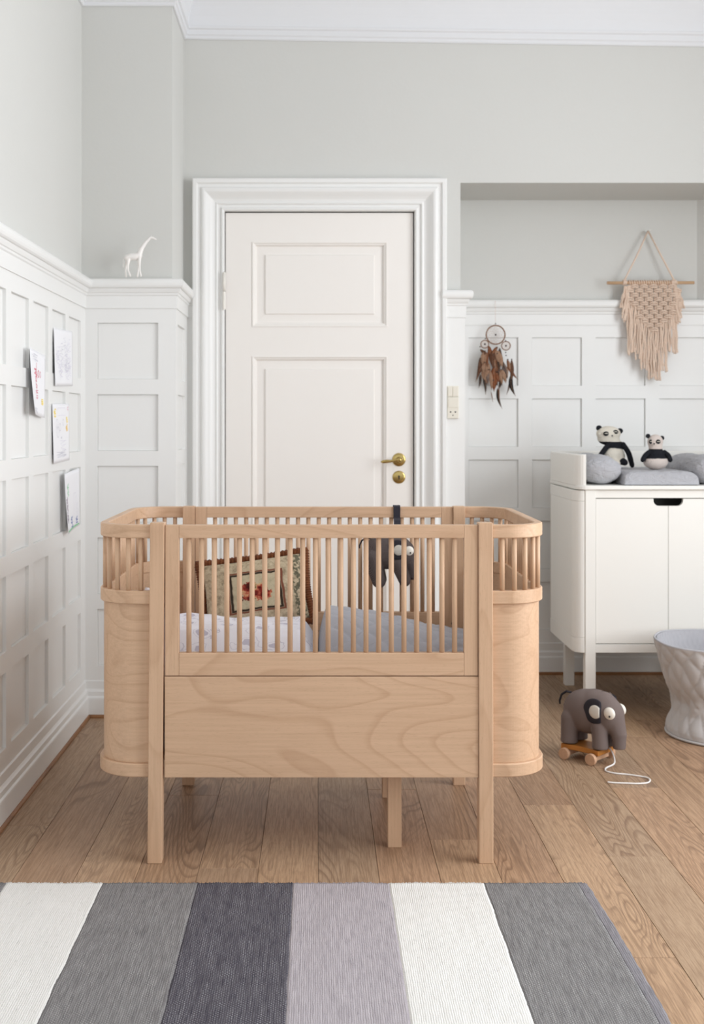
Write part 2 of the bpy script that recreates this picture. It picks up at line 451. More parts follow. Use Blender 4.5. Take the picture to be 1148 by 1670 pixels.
# back wall with door opening
DL, DR, DT = -.397, .4075, 2.043
mb = MB()
def polywall(mb, f, us, vs, holes):
    g = {}
    def vt(i, j):
        if (i, j) not in g: g[i, j] = mb.bm.verts.new(f(us[i], vs[j]))
        return g[i, j]
    for i in range(len(us)-1):
        for j in range(len(vs)-1):
            if (i, j) in holes: continue
            mb.face([vt(i, j), vt(i+1, j), vt(i+1, j+1), vt(i, j+1)])
us = [XL, DL, DR, XN, XR]; vs = [-.014, DT, ZS, ZC]
polywall(mb, lambda u, v: (u, YD, v), us, vs, {(1, 0), (3, 0), (3, 1)})
ext = bmesh.ops.extrude_face_region(mb.bm, geom=list(mb.bm.faces))
bmesh.ops.translate(mb.bm, vec=(0, .12, 0), verts=[e for e in ext['geom'] if isinstance(e, bmesh.types.BMVert)])
wall_back = mb.build('wall_back', M['plaster']); wall_back['kind'] = 'structure'
# niche: side, soffit, wall
o = slab('wall_niche_side', XN-.12, XN, YD+.12, YN+.1, -.014, ZS, M['plaster'])
o = slab('ceiling_niche', XN-.12, XR, YD+.12, YN+.1, ZS, ZS+.1, M['plaster'])
mb = MB()
pts = [(XN, YN), (XR, YN), (XR, YN+.1), (XN, YN+.1)]
a = [mb.bm.verts.new((x, y, -.014)) for x, y in pts]; b = [mb.bm.verts.new((x, y, ZS)) for x, y in pts]
for i in range(4): mb.face([a[i], a[(i+1) % 4], b[(i+1) % 4], b[i]])
mb.face(a); mb.face(b)
wall_niche = mb.build('wall_niche', M['plaster']); wall_niche['kind'] = 'structure'
mb = MB(); pts = [(1.735, YN), (1.78, YN-.04), (XR, YN-.04), (XR, YN)]
a = [mb.bm.verts.new((x, y, 1.706)) for x, y in pts]; b = [mb.bm.verts.new((x, y, ZS)) for x, y in pts]
for i in range(4): mb.face([a[i], a[(i+1) % 4], b[(i+1) % 4], b[i]])
mb.face(a); mb.face(b)
o = mb.build('wall_niche_right', M['plaster']); o['kind'] = 'structure'
# right and rear walls with window openings (behind / beside the camera)
def holewall(name, f, us, vs, holes, ex):
    mb = MB(); polywall(mb, f, us, vs, holes)
    e = bmesh.ops.extrude_face_region(mb.bm, geom=list(mb.bm.faces))
    bmesh.ops.translate(mb.bm, vec=ex, verts=[q for q in e['geom'] if isinstance(q, bmesh.types.BMVert)])
    o = mb.build(name, M['plaster']); o['kind'] = 'structure'; return o
holewall('wall_right', lambda u, v: (XR, u, v), [YB, .7, 3.5, YN+.1], [-.014, .57, 2.67, ZC], {(1, 1)}, (.1, 0, 0))
holewall('wall_rear', lambda u, v: (u, YB, v), [XL, -.88, 2.52, XR], [-.014, .53, 2.5, ZC], {(1, 1)}, (0, -.1, 0))

# floor planks
PW = .1532
rng = random.Random(11)
forced = {5: [3.03], 4: [3.435, 2.455], 7: [4.19], 6: [3.6], 3: [4.4], -1: [3.9], -3: [1.9], 1: [1.9], 0: [4.6]}
planks = {}
k0 = int(math.floor(XL/PW))
for k in range(k0, int(XR/PW)+1):
    x0, x1 = max(k*PW, XL), min((k+1)*PW, XR)
    if x1-x0 < .02: continue
    cuts = sorted(set(forced.get(k, [])))
    L = 1.9
    y = cuts[0] if cuts else rng.uniform(2.4, 4.3)
    allc = list(cuts) or [y]
    while min(allc) > YB+.3: allc.append(min(allc)-L*rng.uniform(.8, 1.0))
    while max(allc) < YN-.3: allc.append(max(allc)+L*rng.uniform(.8, 1.0))
    cs = sorted(c for c in allc if YB < c < YN)
    ys = [YB]+cs+[YN]
    for ya, yb in zip(ys, ys[1:]):
        if yb-ya < .02: continue
        cx, cy = (x0+x1)/2, (ya+yb)/2; g = .0005; dz = rng.uniform(-.0003, .0003)
        mb = MB(); mb.box(x0+g-cx, x1-g-cx, ya+g-cy, yb-g-cy, -.014, dz)
        mb.bm.edges.ensure_lookup_table()
        bmesh.ops.bevel(mb.bm, geom=[e for e in mb.bm.edges if all(v.co.z > -.01 for v in e.verts)], offset=.0007, segments=1, affect='EDGES')
        o = mb.build('plank', M['oak'], floor, local=True); o.location = (cx, cy, 0)

# ------------------------------------------------------------------ wainscot with separate recessed panels
ROWT = [1.536-.279*i for i in range(5)]; ROWH = .22
def wainscot(wall, f, us, z1=1.60, z0=.13, rows=True, depth=.010):
    vs = [z0]
    if rows:
        for zt in reversed(ROWT): vs += [zt-ROWH, zt]
    vs.append(z1)
    holes = {(i, j) for i in range(1, len(us)-1, 2) for j in range(1, len(vs)-1, 2)} if rows else set()
    mb = MB()
    polywall(mb, lambda u, v: f(u, v, T), us, vs, holes)
    for (i, j) in holes:
        a0, a1, b0, b1 = us[i], us[i+1], vs[j], vs[j+1]
        c = [(a0, b0), (a1, b0), (a1, b1), (a0, b1)]
        for q in range(4):
            p, r = c[q], c[(q+1) % 4]
            mb.face([mb.bm.verts.new(f(*p, T)), mb.bm.verts.new(f(*r, T)), mb.bm.verts.new(f(*r, 0)), mb.bm.verts.new(f(*p, 0))])
    bmesh.ops.remove_doubles(mb.bm, verts=list(mb.bm.verts), dist=1e-5)
    fr = mb.build('wainscot_frame', M['white'], wall, local=True)
    for (i, j) in sorted(holes):
        a0, a1, b0, b1 = us[i]+.0003, us[i+1]-.0003, vs[j]+.0003, vs[j+1]-.0003
        h = T-depth; e = .0022; pb = MB()
        o8 = [pb.bm.verts.new(f(u, v, h-e*.7)) for u, v in ((a0, b0), (a1, b0), (a1, b1), (a0, b1))]
        i8 = [pb.bm.verts.new(f(u, v, h)) for u, v in ((a0+e, b0+e), (a1-e, b0+e), (a1-e, b1-e), (a0+e, b1-e))]
        k8 = [pb.bm.verts.new(f(u, v, .0005)) for u, v in ((a0, b0), (a1, b0), (a1, b1), (a0, b1))]
        pb.face(i8)
        for q in range(4):
            pb.face([o8[q], o8[(q+1) % 4], i8[(q+1) % 4], i8[q]]); pb.face([k8[q], k8[(q+1) % 4], o8[(q+1) % 4], o8[q]])
        pb.build('panel', M['white'], fr, local=True)
    return fr
us = [YP-T]
e = 4.385
while e > -1.9:
    us += [e, e-.205]; e -= .262
us.append(-2.0); us = sorted(us)
wainscot(wall_left, lambda u, v, h: (XL+h, u, v), us)
wainscot(wall_pil, lambda u, v, h: (u, YP-h, v), [XL+T, -.861, -.624, XPS+T])
wainscot(wall_pil, lambda u, v, h: (XPS+h, u, v), [YP-T, 4.53, 4.775, YD-T])
wainscot(wall_back, lambda u, v, h: (u, YD-h, v), [XPS+T, -.53], rows=False)
wainscot(wall_back, lambda u, v, h: (u, YD-h, v), [.52, XN+T], rows=False)
wainscot(wall_niche, lambda u, v, h: (XN+h, u, v), [YD-T, YN-T-.05+.05], rows=False)
us = [XN+T]; e = .686
while e < 2.3: us += [e, e+.227]; e += .2905
us.append(XR)
wainscot(wall_niche, lambda u, v, h: (u, YN-h, v), us)

# ------------------------------------------------------------------ mouldings
fplan = lambda a, b, h: (a, b, h)
pathL = [(XL, YB), (XL, YP), (XPS, YP), (XPS, YD), (-.531, YD)]
pathR = [(.5235, YD), (XN, YD), (XN, YN), (XR, YN)]
rail = [(.0, 1.592), (.022, 1.592), (.022, 1.640), (.026, 1.644), (.026, 1.651), (.030, 1.653), (.0325, 1.658), (.035, 1.664), (.035, 1.668), (.041, 1.669), (.046, 1.673), (.049, 1.680), (.050, 1.688), (.049, 1.696), (.045, 1.703), (.039, 1.706), (0, 1.706)]
def trim(name, path, prof, mat=None, smooth=False, cap=True, fix=None, kind='structure'):
    mb = MB(); mb.sweep(path, prof, fplan, cap=cap, smooth=smooth)
    if fix:
        for v in mb.bm.verts: v.co = fix(v.co)
    o = mb.build(name, mat or M['white']); o['kind'] = kind; return o
trim('trim_1', pathL, rail)
trim('trim_2', pathR, rail)
base = [(0, .143), (.019, .143), (.022, .140), (.022, .110), (.025, .104), (.029, .100), (.029, .083), (.034, .079), (.035, .074), (.035, .013), (0, .013)]
trim('baseboard_left', pathL[:-1]+[(-.5335, YD)], base)
trim('baseboard_right', [(.5415, YD)]+pathR[1:], base)
st = [(0, 0), (.042, 0), (.042, .006), (.038, .012), (.030, .0135), (0, .0135)]
trim('trim_3', pathL[:-1]+[(-.5335, YD)], st, M['strip'])
trim('trim_4', [(.5415, YD)]+pathR[1:], st, M['stripX'])
cov = [(0, 2.775), (.008, 2.775), (.012, 2.780), (.012, 2.788), (.018, 2.792), (.018, 2.812), (.026, 2.816), (.028, 2.824), (.022, 2.826)]
for i in range(0, 11):
    t = i/10*PI/2
    cov.append((.022+.30*(1-math.cos(t)), 2.826+.25*math.sin(t)))
cov.append((0, 3.076))
def sag(v):
    if v.y > 4.5 and v.x > XPS and v.z < 3.0: v.z -= .0165*(v.x-XPS)*(3.0-v.z)/.25 if v.z > 2.75 else 0
    return v
trim('trim_5', [(XL, YB), (XL, YP), (XPS, YP), (XPS, YD), (XR, YD)], cov, M['ceiling'], fix=sag)

# ------------------------------------------------------------------ door
fdoor = lambda a, b, h: (a, YD-h, b)
door = bpy.data.objects.new('door_1', None); C.objects.link(door); door['kind'] = 'structure'; door.location = (0, YD, 0); door['base'] = (0, YD, 0)
prof = [(0, -.05), (0, .010), (.003, .018), (.006, .021), (.011, .021), (.014, .018), (.016, .013), (.027, .013), (.029, .020), (.033, .022), (.037, .019), (.041, .018), (.050, .021), (.060, .028), (.070, .037), (.078, .043), (.086, .045), (.093, .043), (.097, .037), (.099, .034), (.111, .034), (.113, .040), (.117, .044), (.130, .044), (.1345, .040), (.1345, 0)]
mb = MB(); mb.sweep([(DL, -.002), (DL, DT), (DR, DT), (DR, -.002)], prof, fdoor, side=-1)
mb.build('door_frame', M['white'], door)
# leaf
LX0, LX1, LZ0, LZ1 = DL+.003, DR-.0045, .008, DT-.004
hF = -.004
us = [LX0, -.281, .294, LX1]; vs = [LZ0, .27, 1.430, 1.554, 1.916, LZ1]
mb = MB(); polywall(mb, lambda u, v: fdoor(u, v, hF), us, vs, {(1, 1), (1, 3)})
for a0, a1, b0, b1 in ((LX0, LX1, LZ0, LZ1),):
    c = [(a0, b0), (a1, b0), (a1, b1), (a0, b1)]
    for q in range(4): mb.face([mb.bm.verts.new(fdoor(*c[q], hF)), mb.bm.verts.new(fdoor(*c[(q+1) % 4], hF)), mb.bm.verts.new(fdoor(*c[(q+1) % 4], hF-.04)), mb.bm.verts.new(fdoor(*c[q], hF-.04))])
bmesh.ops.remove_doubles(mb.bm, verts=list(mb.bm.verts), dist=1e-5)
leaf = sub(mb.build('door_leaf', M['doorpaint'], door), door)
for z0, z1, fz0, fz1 in ((.27, 1.430, .33, 1.372), (1.554, 1.916, 1.609, 1.853)):
    mb = MB()
    pr = [(0, hF), (.0005, hF+.0035), (.005, hF+.0035), (.008, hF-.001), (.014, hF-.003), (.017, hF-.013), (.020, hF-.014), (.054, hF-.0115), (.0565, hF-.0055), (.059, hF-.005)]
    rows = mb.sweep([(-.281, z0), (-.281, z1), (.294, z1), (.294, z0)], pr, fdoor, closed=True)
    mb.face([r[-1] for r in rows])
    mb.build('door_panel', M['doorpaint'], leaf)
# dark sheet across the doorway, painted shade for the gap round the leaf
mb = MB(); mb.box(DL-.02, DR+.02, YD+.046, YD+.06, -.01, DT+.02); mb.build('door_stop', M['gap'], door)
# hinge
hg = MB(); hx, hy = -.3975, YD-.028
hg.cyl((hx, hy, 1.625), (hx, hy, 1.7), .0062, seg=16); h1 = hg.build('hinge', M['steel'], door, smooth=False)
hg = MB(); hg.cyl((hx, hy, 1.702), (hx, hy, 1.776), .0062, seg=16); hg.sphere((hx, hy, 1.778), (.006, .006, .006)); hg.build('hinge', M['steel'], door)
# lever and key plate
def disc(mb, c, r, t, prof=None, seg=32):
    prof = prof or [(1, 0), (1, .35), (.93, .75), (.8, .9), (.45, 1.0), (0.0001, 1.05)]
    rows = []
    for rr, hh in prof:
        rows.append([mb.bm.verts.new((c[0]+math.cos(2*PI*k/seg)*rr*r, c[1]-hh*t, c[2]+math.sin(2*PI*k/seg)*rr*r)) for k in range(seg)])
    for A, B in zip(rows, rows[1:]):
        for k in range(seg):
            f = mb.face([A[k], A[(k+1) % seg], B[(k+1) % seg], B[k]]); f.smooth = True
hxk, yf = (651-519)/385.0, YD-hF
mb = MB(); disc(mb, (hxk, yf, .9895), .0285, .006); hr = sub(mb.build('handle_rosette', M['brass'], door), door)
mb = MB(); mb.tube([(hxk, yf, .9895), (hxk, yf-.02, .9895), (hxk, yf-.045, .9895)], [.014, .009, .0095], 20)
mb.sphere((hxk, yf-.047, .9895), (.0105, .010, .0105))
mb.tube([(hxk+.020, yf-.046, .993), (hxk+.010, yf-.047, .992), (hxk-.01, yf-.047, .989), (hxk-.03, yf-.047, .9855), (hxk-.05, yf-.047, .984), (hxk-.07, yf-.047, .982), (hxk-.080, yf-.047, .981)], [.003, .0045, .0065, .0045, .0075, .007, .002], 16)
mb.build('lever', M['brass'], hr)
mb = MB(); disc(mb, (hxk, yf, .915), .0275, .005); kp = sub(mb.build('keyhole_plate', M['brass'], door), door)
mb = MB(); disc(mb, (hxk, yf-.0045, .918), .0045, .0015); mb.box(hxk-.0022, hxk+.0022, yf-.0062, yf-.004, .905, .917); mb.build('keyhole', M['black'], kp)

# ------------------------------------------------------------------ switch and socket
sw = thing('light_switch', 'cream plastic light switch on the narrow white pier right of the door, above the socket', 'switch', (.5665, YD-T, 1.238))
box_ob('switch_plate', (.5445, .5935, YD-T-.010, YD-T-.0002, 1.2555, 1.302), M['switch'], sw, .0015)
box_ob('rocker', (.5475, .5665, YD-T-.0135, YD-T-.009, 1.259, 1.2985), M['switch'], sw, .001)
box_ob('rocker', (.5685, .5905, YD-T-.0135, YD-T-.009, 1.259, 1.2985), M['switch'], sw, .001)
so = thing('wall_socket', 'cream plastic wall socket with two pin holes below the light switch', 'socket', (.5665, YD-T, 1.165))
box_ob('socket_plate', (.5445, .5935, YD-T-.016, YD-T-.0002, 1.165, 1.2545), M['switch'], so, .002)
box_ob('cover', (.5485, .5895, YD-T-.018, YD-T-.015, 1.211, 1.249), M['switch'], so, .001)
for dx in (-.0105, .0095):
    mb = MB(); disc(mb, (.569+dx, YD-T-.016, 1.192), .0032, .0012); mb.build('pin_hole', M['black'], so)
mb = MB(); disc(mb, (.5685, YD-T-.016, 1.178), .003, .0012); mb.build('pin_hole', M['switchdk'], so)

# ================================================================== crib
XC = .0085
crib = thing('crib', 'rounded beech wood baby crib with spindle sides standing on the oak floor', 'crib', (XC, 3.32, 0))
FY0, BY0 = 2.976, 3.62
def post(xt, xb, y0, y1, z1):
    mb = MB(); mb.box(-.0187, .0187, y0, y1, 0, z1, .0025)
    for v in mb.bm.verts: v.co.x += xb+(xt-xb)*v.co.z/z1
    return mb.build('post', M['beechZ'], crib)
post(-.4185, -.4255, FY0, FY0+.038, .886)
post(.4350, .4365, FY0, FY0+.038, .886)
post(-.4095, -.4115, BY0, BY0+.038, .8815)
post(.4455, .4455, BY0, BY0+.038, .8815)
def gate(x0, x1, y0, nsp, z_off, sx0, sx1):
    t = .022
    box_ob('gate_stile', (x0, x0+.036, y0, y0+t, .4875, .8795), M['beechZ'], crib, .0015)
    box_ob('gate_stile', (x1-.036, x1, y0, y0+t, .4875, .8795), M['beechZ'], crib, .0015)
    box_ob('gate_rail', (x0+.0362, x1-.0362, y0, y0+t, .8455, .8795), M['beechX'], crib, .0015)
    box_ob('gate_rail', (x0+.0362, x1-.0362, y0, y0+t, .4875, .5465), M['beechX'], crib, .0015)
    me = None
    for i in range(nsp):
        x = sx0+(sx1-sx0)*i/(nsp-1)
        if me is None:
            mb = MB(); mb.cyl((0, 0, .545), (0, 0, .847), .0068, seg=20); o = mb.build('spindle', M['beechZ'], crib, local=True); me = o.data
        else:
            o = bpy.data.objects.new('spindle', me); C.objects.link(o); o.parent = crib
        o.location = (x-XC, y0+t/2-3.32, 0)
gate(-.3985, .4155, FY0+.006, 22, 0, (307.9-519)/625, (741.4-519)/625)
gate(-.3895, .4262, BY0+.008, 22, 0, (351-519)/513-.0, (351-519)/513+21*.0329)
box_ob('lower_panel', (-.3995, .4165, FY0+.005, FY0+.023, .223, .4855), M['beechXp'], crib, .0012)
box_ob('lower_panel', (-.3905, .4265, BY0+.008, BY0+.026, .223, .4855), M['beechXp'], crib, .0012)
# rounded ends
def endpath(sgn, off=0.0, n=24):
    """outer line of one rounded end in plan, from front post to back post, offset inwards by off"""
    hw, r = .5945-off, .112-off
    y0, y1 = 2.984+off, 3.654-off
    P = [(.4275+(.0187 if off < .05 else 0), y0)]
    cx = hw-r
    for i in range(n+1):
        a = -PI/2+PI/2*i/n; P.append((cx+r*math.cos(a), y0+r+r*math.sin(a)))
    for i in range(n+1):
        a = PI/2*i/n; P.append((cx+r*math.cos(a), y1-r+r*math.sin(a)))
    P.append((.4275+(.026 if sgn > 0 else .010), y1))
    return [(XC+sgn*x, y) for x, y in P]
for sgn in (-1, 1):
    sd = -sgn   # inwards normal multiplier
    def ring(name, d0, d1, z0, z1, mat, bev=.0022):
        mb = MB(); b = bev
        pr = [(d0+b, z0), (d1-b, z0), (d1, z0+b), (d1, z1-b), (d1-b, z1), (d0+b, z1), (d0, z1-b), (d0, z0+b)]
        mb.sweep(endpath(sgn), pr, fplan, cprof=True, cap=True, side=sd)
        o = mb.build(name, mat, crib)
        for p in o.data.polygons: p.use_smooth = False
        return o
    ring('top_rim', 0, .022, .845, .880, M['beechX'])
    ring('middle_band', 0, .022, .673, .7075, M['beechX'])
    ring('bottom_band', -.001, .022, .223, .2575, M['beechX'])
    ring('end_panel', .009, .019, .2572, .6732, M['beechE'], .001)
    path = endpath(sgn, .0115)
    # walk the path
    seg = [(Vector(a), Vector(b)) for a, b in zip(path, path[1:])]; tot = sum((b-a).length for a, b in seg)
    n = 25; me = None
    for i in range(n):
        d = .026+(tot-.052)*i/(n-1)
        for a, b in seg:
            L = (b-a).length
            if d <= L: p = a+(b-a)*(d/L); break
            d -= L
        if me is None:
            mb = MB(); mb.cyl((0, 0, .706), (0, 0, .846), .0066, seg=18); o = mb.build('spindle', M['beechZ'], crib, local=True); me = o.data
        else:
            o = bpy.data.objects.new('spindle', me); C.objects.link(o); o.parent = crib
        o.location = (p.x-XC, p.y-3.32, 0)
# bed base, support legs
mb = MB()
P = endpath(1, .021)[:]; Q = endpath(-1, .021)
outl = P+list(reversed(Q))
a = [mb.bm.verts.new((x, y, .262)) for x, y in outl]; b = [mb.bm.verts.new((x, y, .276)) for x, y in outl]
mb.face(a); mb.face(b)
for i in range(len(a)): mb.face([a[i], a[(i+1) % len(a)], b[(i+1) % len(a)], b[i]])
mb.build('bed_base', M['beechX'], crib)
box_ob('support_leg', (.1875, .2245, 3.09, 3.127, 0, .2615), M['beechZ'], crib, .002)
box_ob('support_leg', (.1955, .2325, 3.50, 3.537, 0, .2615), M['beechZ'], crib, .002)
for (x, y, z) in ((.425, BY0-.001, .512),):
    mb = MB(); mb.sphere((x, y, z), (.005, .003, .005)); mb.build('bolt_head', M['black'], crib)

# ------------------------------------------------------------------ bedding
mt = MB()
outl = endpath(1, .026)+list(reversed(endpath(-1, .026)))
a = [mt.bm.verts.new((x, min(max(y, 3.012), 3.604), .278)) for x, y in outl]
b = [mt.bm.verts.new((x, min(max(y, 3.012), 3.604), .455)) for x, y in outl]
mt.face(a); mt.face(b)
for i in range(len(a)): mt.face([a[i], a[(i+1) % len(a)], b[(i+1) % len(a)], b[i]])
o = mt.build('mattress', M['cotton']); bevmod(o, .02)
tag(origin_to(o, (XC, 3.31, .278)), 'white fitted mattress lying inside the crib under the bedding', 'mattress')
def sstep(a, b, x):
    t = max(0, min(1, (x-a)/(b-a))); return t*t*(3-2*t)
def cloth(x0, x1, y0, y1, nx, ny, zf, zb, name, mat):
    mb = MB()
    vs = mb.grid(nx, ny, lambda u, v: (x0+(x1-x0)*u, y0+(y1-y0)*v, zf(x0+(x1-x0)*u, y0+(y1-y0)*v, u, v)))
    # skirt
    rim = [vs[i][0] for i in range(nx+1)]+[vs[nx][j] for j in range(1, ny+1)]+[vs[i][ny] for i in range(nx-1, -1, -1)]+[vs[0][j] for j in range(ny-1, 0, -1)]
    low = [mb.bm.verts.new((v.co.x, v.co.y, zb)) for v in rim]
    for i in range(len(rim)):
        f = mb.face([rim[i], rim[(i+1) % len(rim)], low[(i+1) % len(rim)], low[i]]); 
        if f: f.smooth = True
    mb.face(list(reversed(low)))
    return mb.build(name, mat)
def zduv(x, y, u, v):
    e = min(1, (min(u, 1-u)/.10))**.5*min(1, (min(v, 1-v)/.28))**.55
    z = .470+.105*e
    z += .012*fn((x, y, 3), 7)*e + .006*fn((x, y, 9), 18)*e
    return z
dv = cloth(-.515, -.001, 3.008, 3.56, 90, 80, zduv, .4555, 'duvet', M['duvet'])
tag(origin_to(dv, (-.24, 3.28, .4555)), 'puffy white duvet printed with pale lilac shapes in the left half of the crib', 'duvet')
def quilt_h(x, y, s=.042):
    u, v = x/s, y/s
    a = abs(math.sin(PI*(u+v)/2+.35*math.sin(v*2.1)))
    b = abs(math.sin(PI*(u-v)/2+.35*math.sin(u*2.3)))
    return min(1, (a*b)**.45)
def zq(x, y, u, v):
    top = .598-.075*sstep(.08, .95, u)-.016*(1-math.cos(min(1, abs(u-.06)*6)))
    e = min(1, (u/.045))**.5*min(1, ((1-u)/.03))**.5
    ev = min(1, (min(v, 1-v)/.30))**.5
    z = .472+(top-.472)*e*ev
    z += (.0110*quilt_h(x, y)+.012*fn((x, y, 5), 6))*e*min(1, ev*1.2)
    return z
qt = cloth(.0, .555, 3.010, 3.59, 160, 150, zq, .4565, 'quilt', M['quiltgrey'])
# keep off the rounded corners
for o in (qt, dv):
    for v in o.data.vertices:      # follow the rounded ends of the crib
        sx = 1 if v.co.x > XC else -1; ax = abs(v.co.x-XC); cy0, cy1, cx, r0 = 3.098, 3.540, .5645-.09, .086
        yc = cy0 if v.co.y < cy0 else (cy1 if v.co.y > cy1 else v.co.y)
        d = Vector((max(0, ax-cx), v.co.y-yc))
        if ax > cx and d.length > r0: d = d.normalized()*r0; v.co.x = XC+sx*(cx+d.x); v.co.y = yc+d.y
qt.data.update()
tag(origin_to(qt, (.28, 3.3, .4565)), 'grey quilted blanket folded over the right half of the crib', 'blanket')
def pillow(mb, W, H, TT, n=46, pw=.42, pull=.06):
    for s in (1, -1):
        def f(u, v):
            a, b = 2*u-1, 2*v-1
            x = W/2*a*(1-pull*(b*b)); z = H/2*b*(1-pull*(a*a))
            # pull edges inwards in the middle
            x = W/2*a*(1-pull*(1-b*b)*abs(a)**3); z = H/2*b*(1-pull*(1-a*a)*abs(b)**3)
            t = TT*max(0, (1-a*a)*(1-b*b))**pw
            t *= 1+.10*fn((x*9+s, z*9, 1))
            return (x, -s*t, z)
        mb.grid(n, n, f)
    bmesh.ops.remove_doubles(mb.bm, verts=list(mb.bm.verts), dist=1e-5)
# white pillow at the left end
pl = thing('pillow', 'white cotton pillow propped at the left rounded end of the crib', 'pillow', (-.455, 3.30, .575), (0, R(48), 0))
mb = MB(); pillow(mb, .20, .34, .038, 30)
for v in mb.bm.verts: v.co = Vector((v.co.x, v.co.z, v.co.y))
mb.build('pillow_cover', M['duvet'], pl, local=True)
# tapestry cushion
cu = thing('cushion', 'tapestry cushion with red floral centre and brown cord edge inside the crib', 'cushion', (-.190, 3.452, .636), (R(-20), R(-7.5), 0))
mb = MB(); pillow(mb, .318, .205, .05)
mb.build('cushion_cover', M['tapestry'], cu, local=True)
mb = MB(); loop = []; rad = []
NP = 460
for i in range(NP):
    t = i/NP*4; k = int(t); q = t-k
    W, H = .165, .108
    c = [(-W, -H), (W, -H), (W, H), (-W, H)]
    a, b = Vector(c[k]), Vector(c[(k+1) % 4]); p = a+(b-a)*q
    edge = math.sin(PI*q)
    cc = Vector((0, 0)); p = p*(1-.05*edge)
    loop.append((p.x, 0, p.y)); rad.append(.0110+.0016*math.sin(i*2*PI/4)+.001*fn((i*.3, 0, 0)))
mb.tube(loop, rad, 10, closed=True)
mb.build('cord_edging', M['ropebrown'], cu, local=True)

# ================================================================== knitted elephants
def elephant(t, dangle=False, body_mat='knitgrey'):
    def bld(mb):
        mb.sphere((-.018, 0, .112), (.094, .058, .075), 0, 32, 20)
        mb.sphere((.030, 0, .118), (.070, .055, .071), 0, 32, 20)
        mb.sphere((.008, 0, .118), (.080, .056, .0735), 0, 32, 20)
        mb.sphere((.056, 0, .112), (.055, .050, .060), 0, 32, 20)
        if dangle:
            for s in (-1, 1):
                limb(mb, [(-.068, s*.028, .085), (-.056, s*.03, .04), (-.036, s*.032, -.012)], [.040, .036, .031])
                limb(mb, [(.04, s*.028, .07), (.056, s*.03, .035), (.074, s*.03, -.002)], [.032, .029, .026])
            limb(mb, [(.080, 0, .095), (.100, 0, .055), (.104, 0, .02)], [.032, .025, .020])
        else:
            for s in (-1, 1):
                limb(mb, [(-.072, s*.030, .085), (-.074, s*.032, .026)], [.032, .029])
                mb.cyl((-.074, s*.032, .03), (-.074, s*.032, .003), .029, .030, 20)
                limb(mb, [(.040, s*.030, .075), (.044, s*.031, .026)], [.028, .027])
                mb.cyl((.044, s*.031, .03), (.044, s*.031, .003), .027, .028, 20)
            limb(mb, [(.078, 0, .095), (.096, 0, .055), (.097, 0, .030)], [.037, .027, .023])
            mb.cyl((.097, 0, .03), (.098, 0, .006), .023, .021, 18)
    blob('body', bld, M[body_mat], None, t, .0028, 8)
    for s in (-1, 1):
        def lens(cx, cz, r, th, y, clip, mat, name):
            mb = MB(); mb.sphere((cx, s*y, cz), (r, th, r), 0, 32, 16)
            for v in mb.bm.verts:
                if v.co.x > clip: v.co.x = clip
            return mb.build(name, M[mat], t, local=True)
        lens(.034, .130, .0425, .008, .0515, .057, 'knitdark', 'ear')['label'] = 'dark grey round ear patch'
        lens(.040, .130, .0225, .006, .0578, .0565, 'knitwhite', 'ear_centre')['label'] = 'white ear centre'
        mb = MB(); ey = .041 if s < 0 else .031; mb.sphere((.084, s*ey, .129), (.0205, .012, .0205), 0, 24, 16); e = mb.build('eye', M['wood_eye'], t, local=True)
        mb = MB(); mb.sphere((.0905, s*(ey+.011), .122), (.0036, .003, .0036)); mb.build('pupil', M['tuft'], e, local=True)
    mb = MB(); mb.tube([(-.085, 0, .165), (-.105, 0, .166), (-.124, 0, .152), (-.132, 0, .130), (-.131, 0, .118)], [.004, .004, .0038, .0036, .003], 10)
    mb.build('tail', M['knitdark'], t, local=True)
    mb = MB(); mb.sphere((.045, .03, .172), (.008, .004, .010)); mb.build('ear_tuft', M['knitgrey'], t, local=True)
TH = math.atan2(-.69, .72)
ct = thing('pull_cart', 'small wooden four-wheeled pull cart with a white string on the oak floor', 'toy cart', (.918, 3.912, 0), (0, 0, TH))
mb = MB()
outl = []
for i in range(21):      # waisted board with cut corners
    a = -.072+.144*i/20; outl.append((a, -(.052-.010*math.sin(PI*i/20))))
for i in range(21):
    a = .072-.144*i/20; outl.append((a, (.052-.010*math.sin(PI*i/20))))
a = [mb.bm.verts.new((x, y, .031)) for x, y in outl]; b = [mb.bm.verts.new((x, y, .049)) for x, y in outl]
mb.face(a); mb.face(b)
for i in range(len(a)): mb.face([a[i], a[(i+1) % len(a)], b[(i+1) % len(a)], b[i]])
bevmod(mb.build('board', M['honey'], ct, local=True), .0025)
for x in (-.052, .050):
    mb = MB(); mb.cyl((x, -.060, .0195), (x, .060, .0195), .0035, seg=12); mb.build('axle', M['wheel'], ct, local=True)
    mb = MB(); mb.box(x-.009, x+.009, -.040, .040, .012, .0305); mb.build('axle_block', M['wheel'], ct, local=True)
    for s in (-1, 1):
        mb = MB(); mb.cyl((x, s*.0535, .0195), (x, s*.0685, .0195), .0195, seg=36); bevmod(mb.build('wheel', M['wheel'], ct, local=True), .002)
def world_to_local(th, o, p):
    d = Vector(p)-Vector(o); c, s = math.cos(-th), math.sin(-th)
    return (d.x*c-d.y*s, d.x*s+d.y*c, d.z)
def floorpt(px, py, z=0):
    s = (py-690)/(CAMZ-z); return ((px-519)/s, 1869/s, z)
sp = [floorpt(*q) for q in ((989, 1252, .003), (987, 1256, .003), (992, 1259, .003), (1005, 1261.5, .003), (1022, 1263, .003), (1040, 1265.5, .003), (1054, 1268, .003), (1060, 1272, .003), (1056, 1276.5, .003), (1040, 1278, .003), (1020, 1277.3, .003), (1000, 1276.5, .003), (991, 1275.5, .003))]
start = [(.9835, 3.875, .047), (.988, 3.862, .040), (.992, 3.848, .025), (.986, 3.82, .010)]
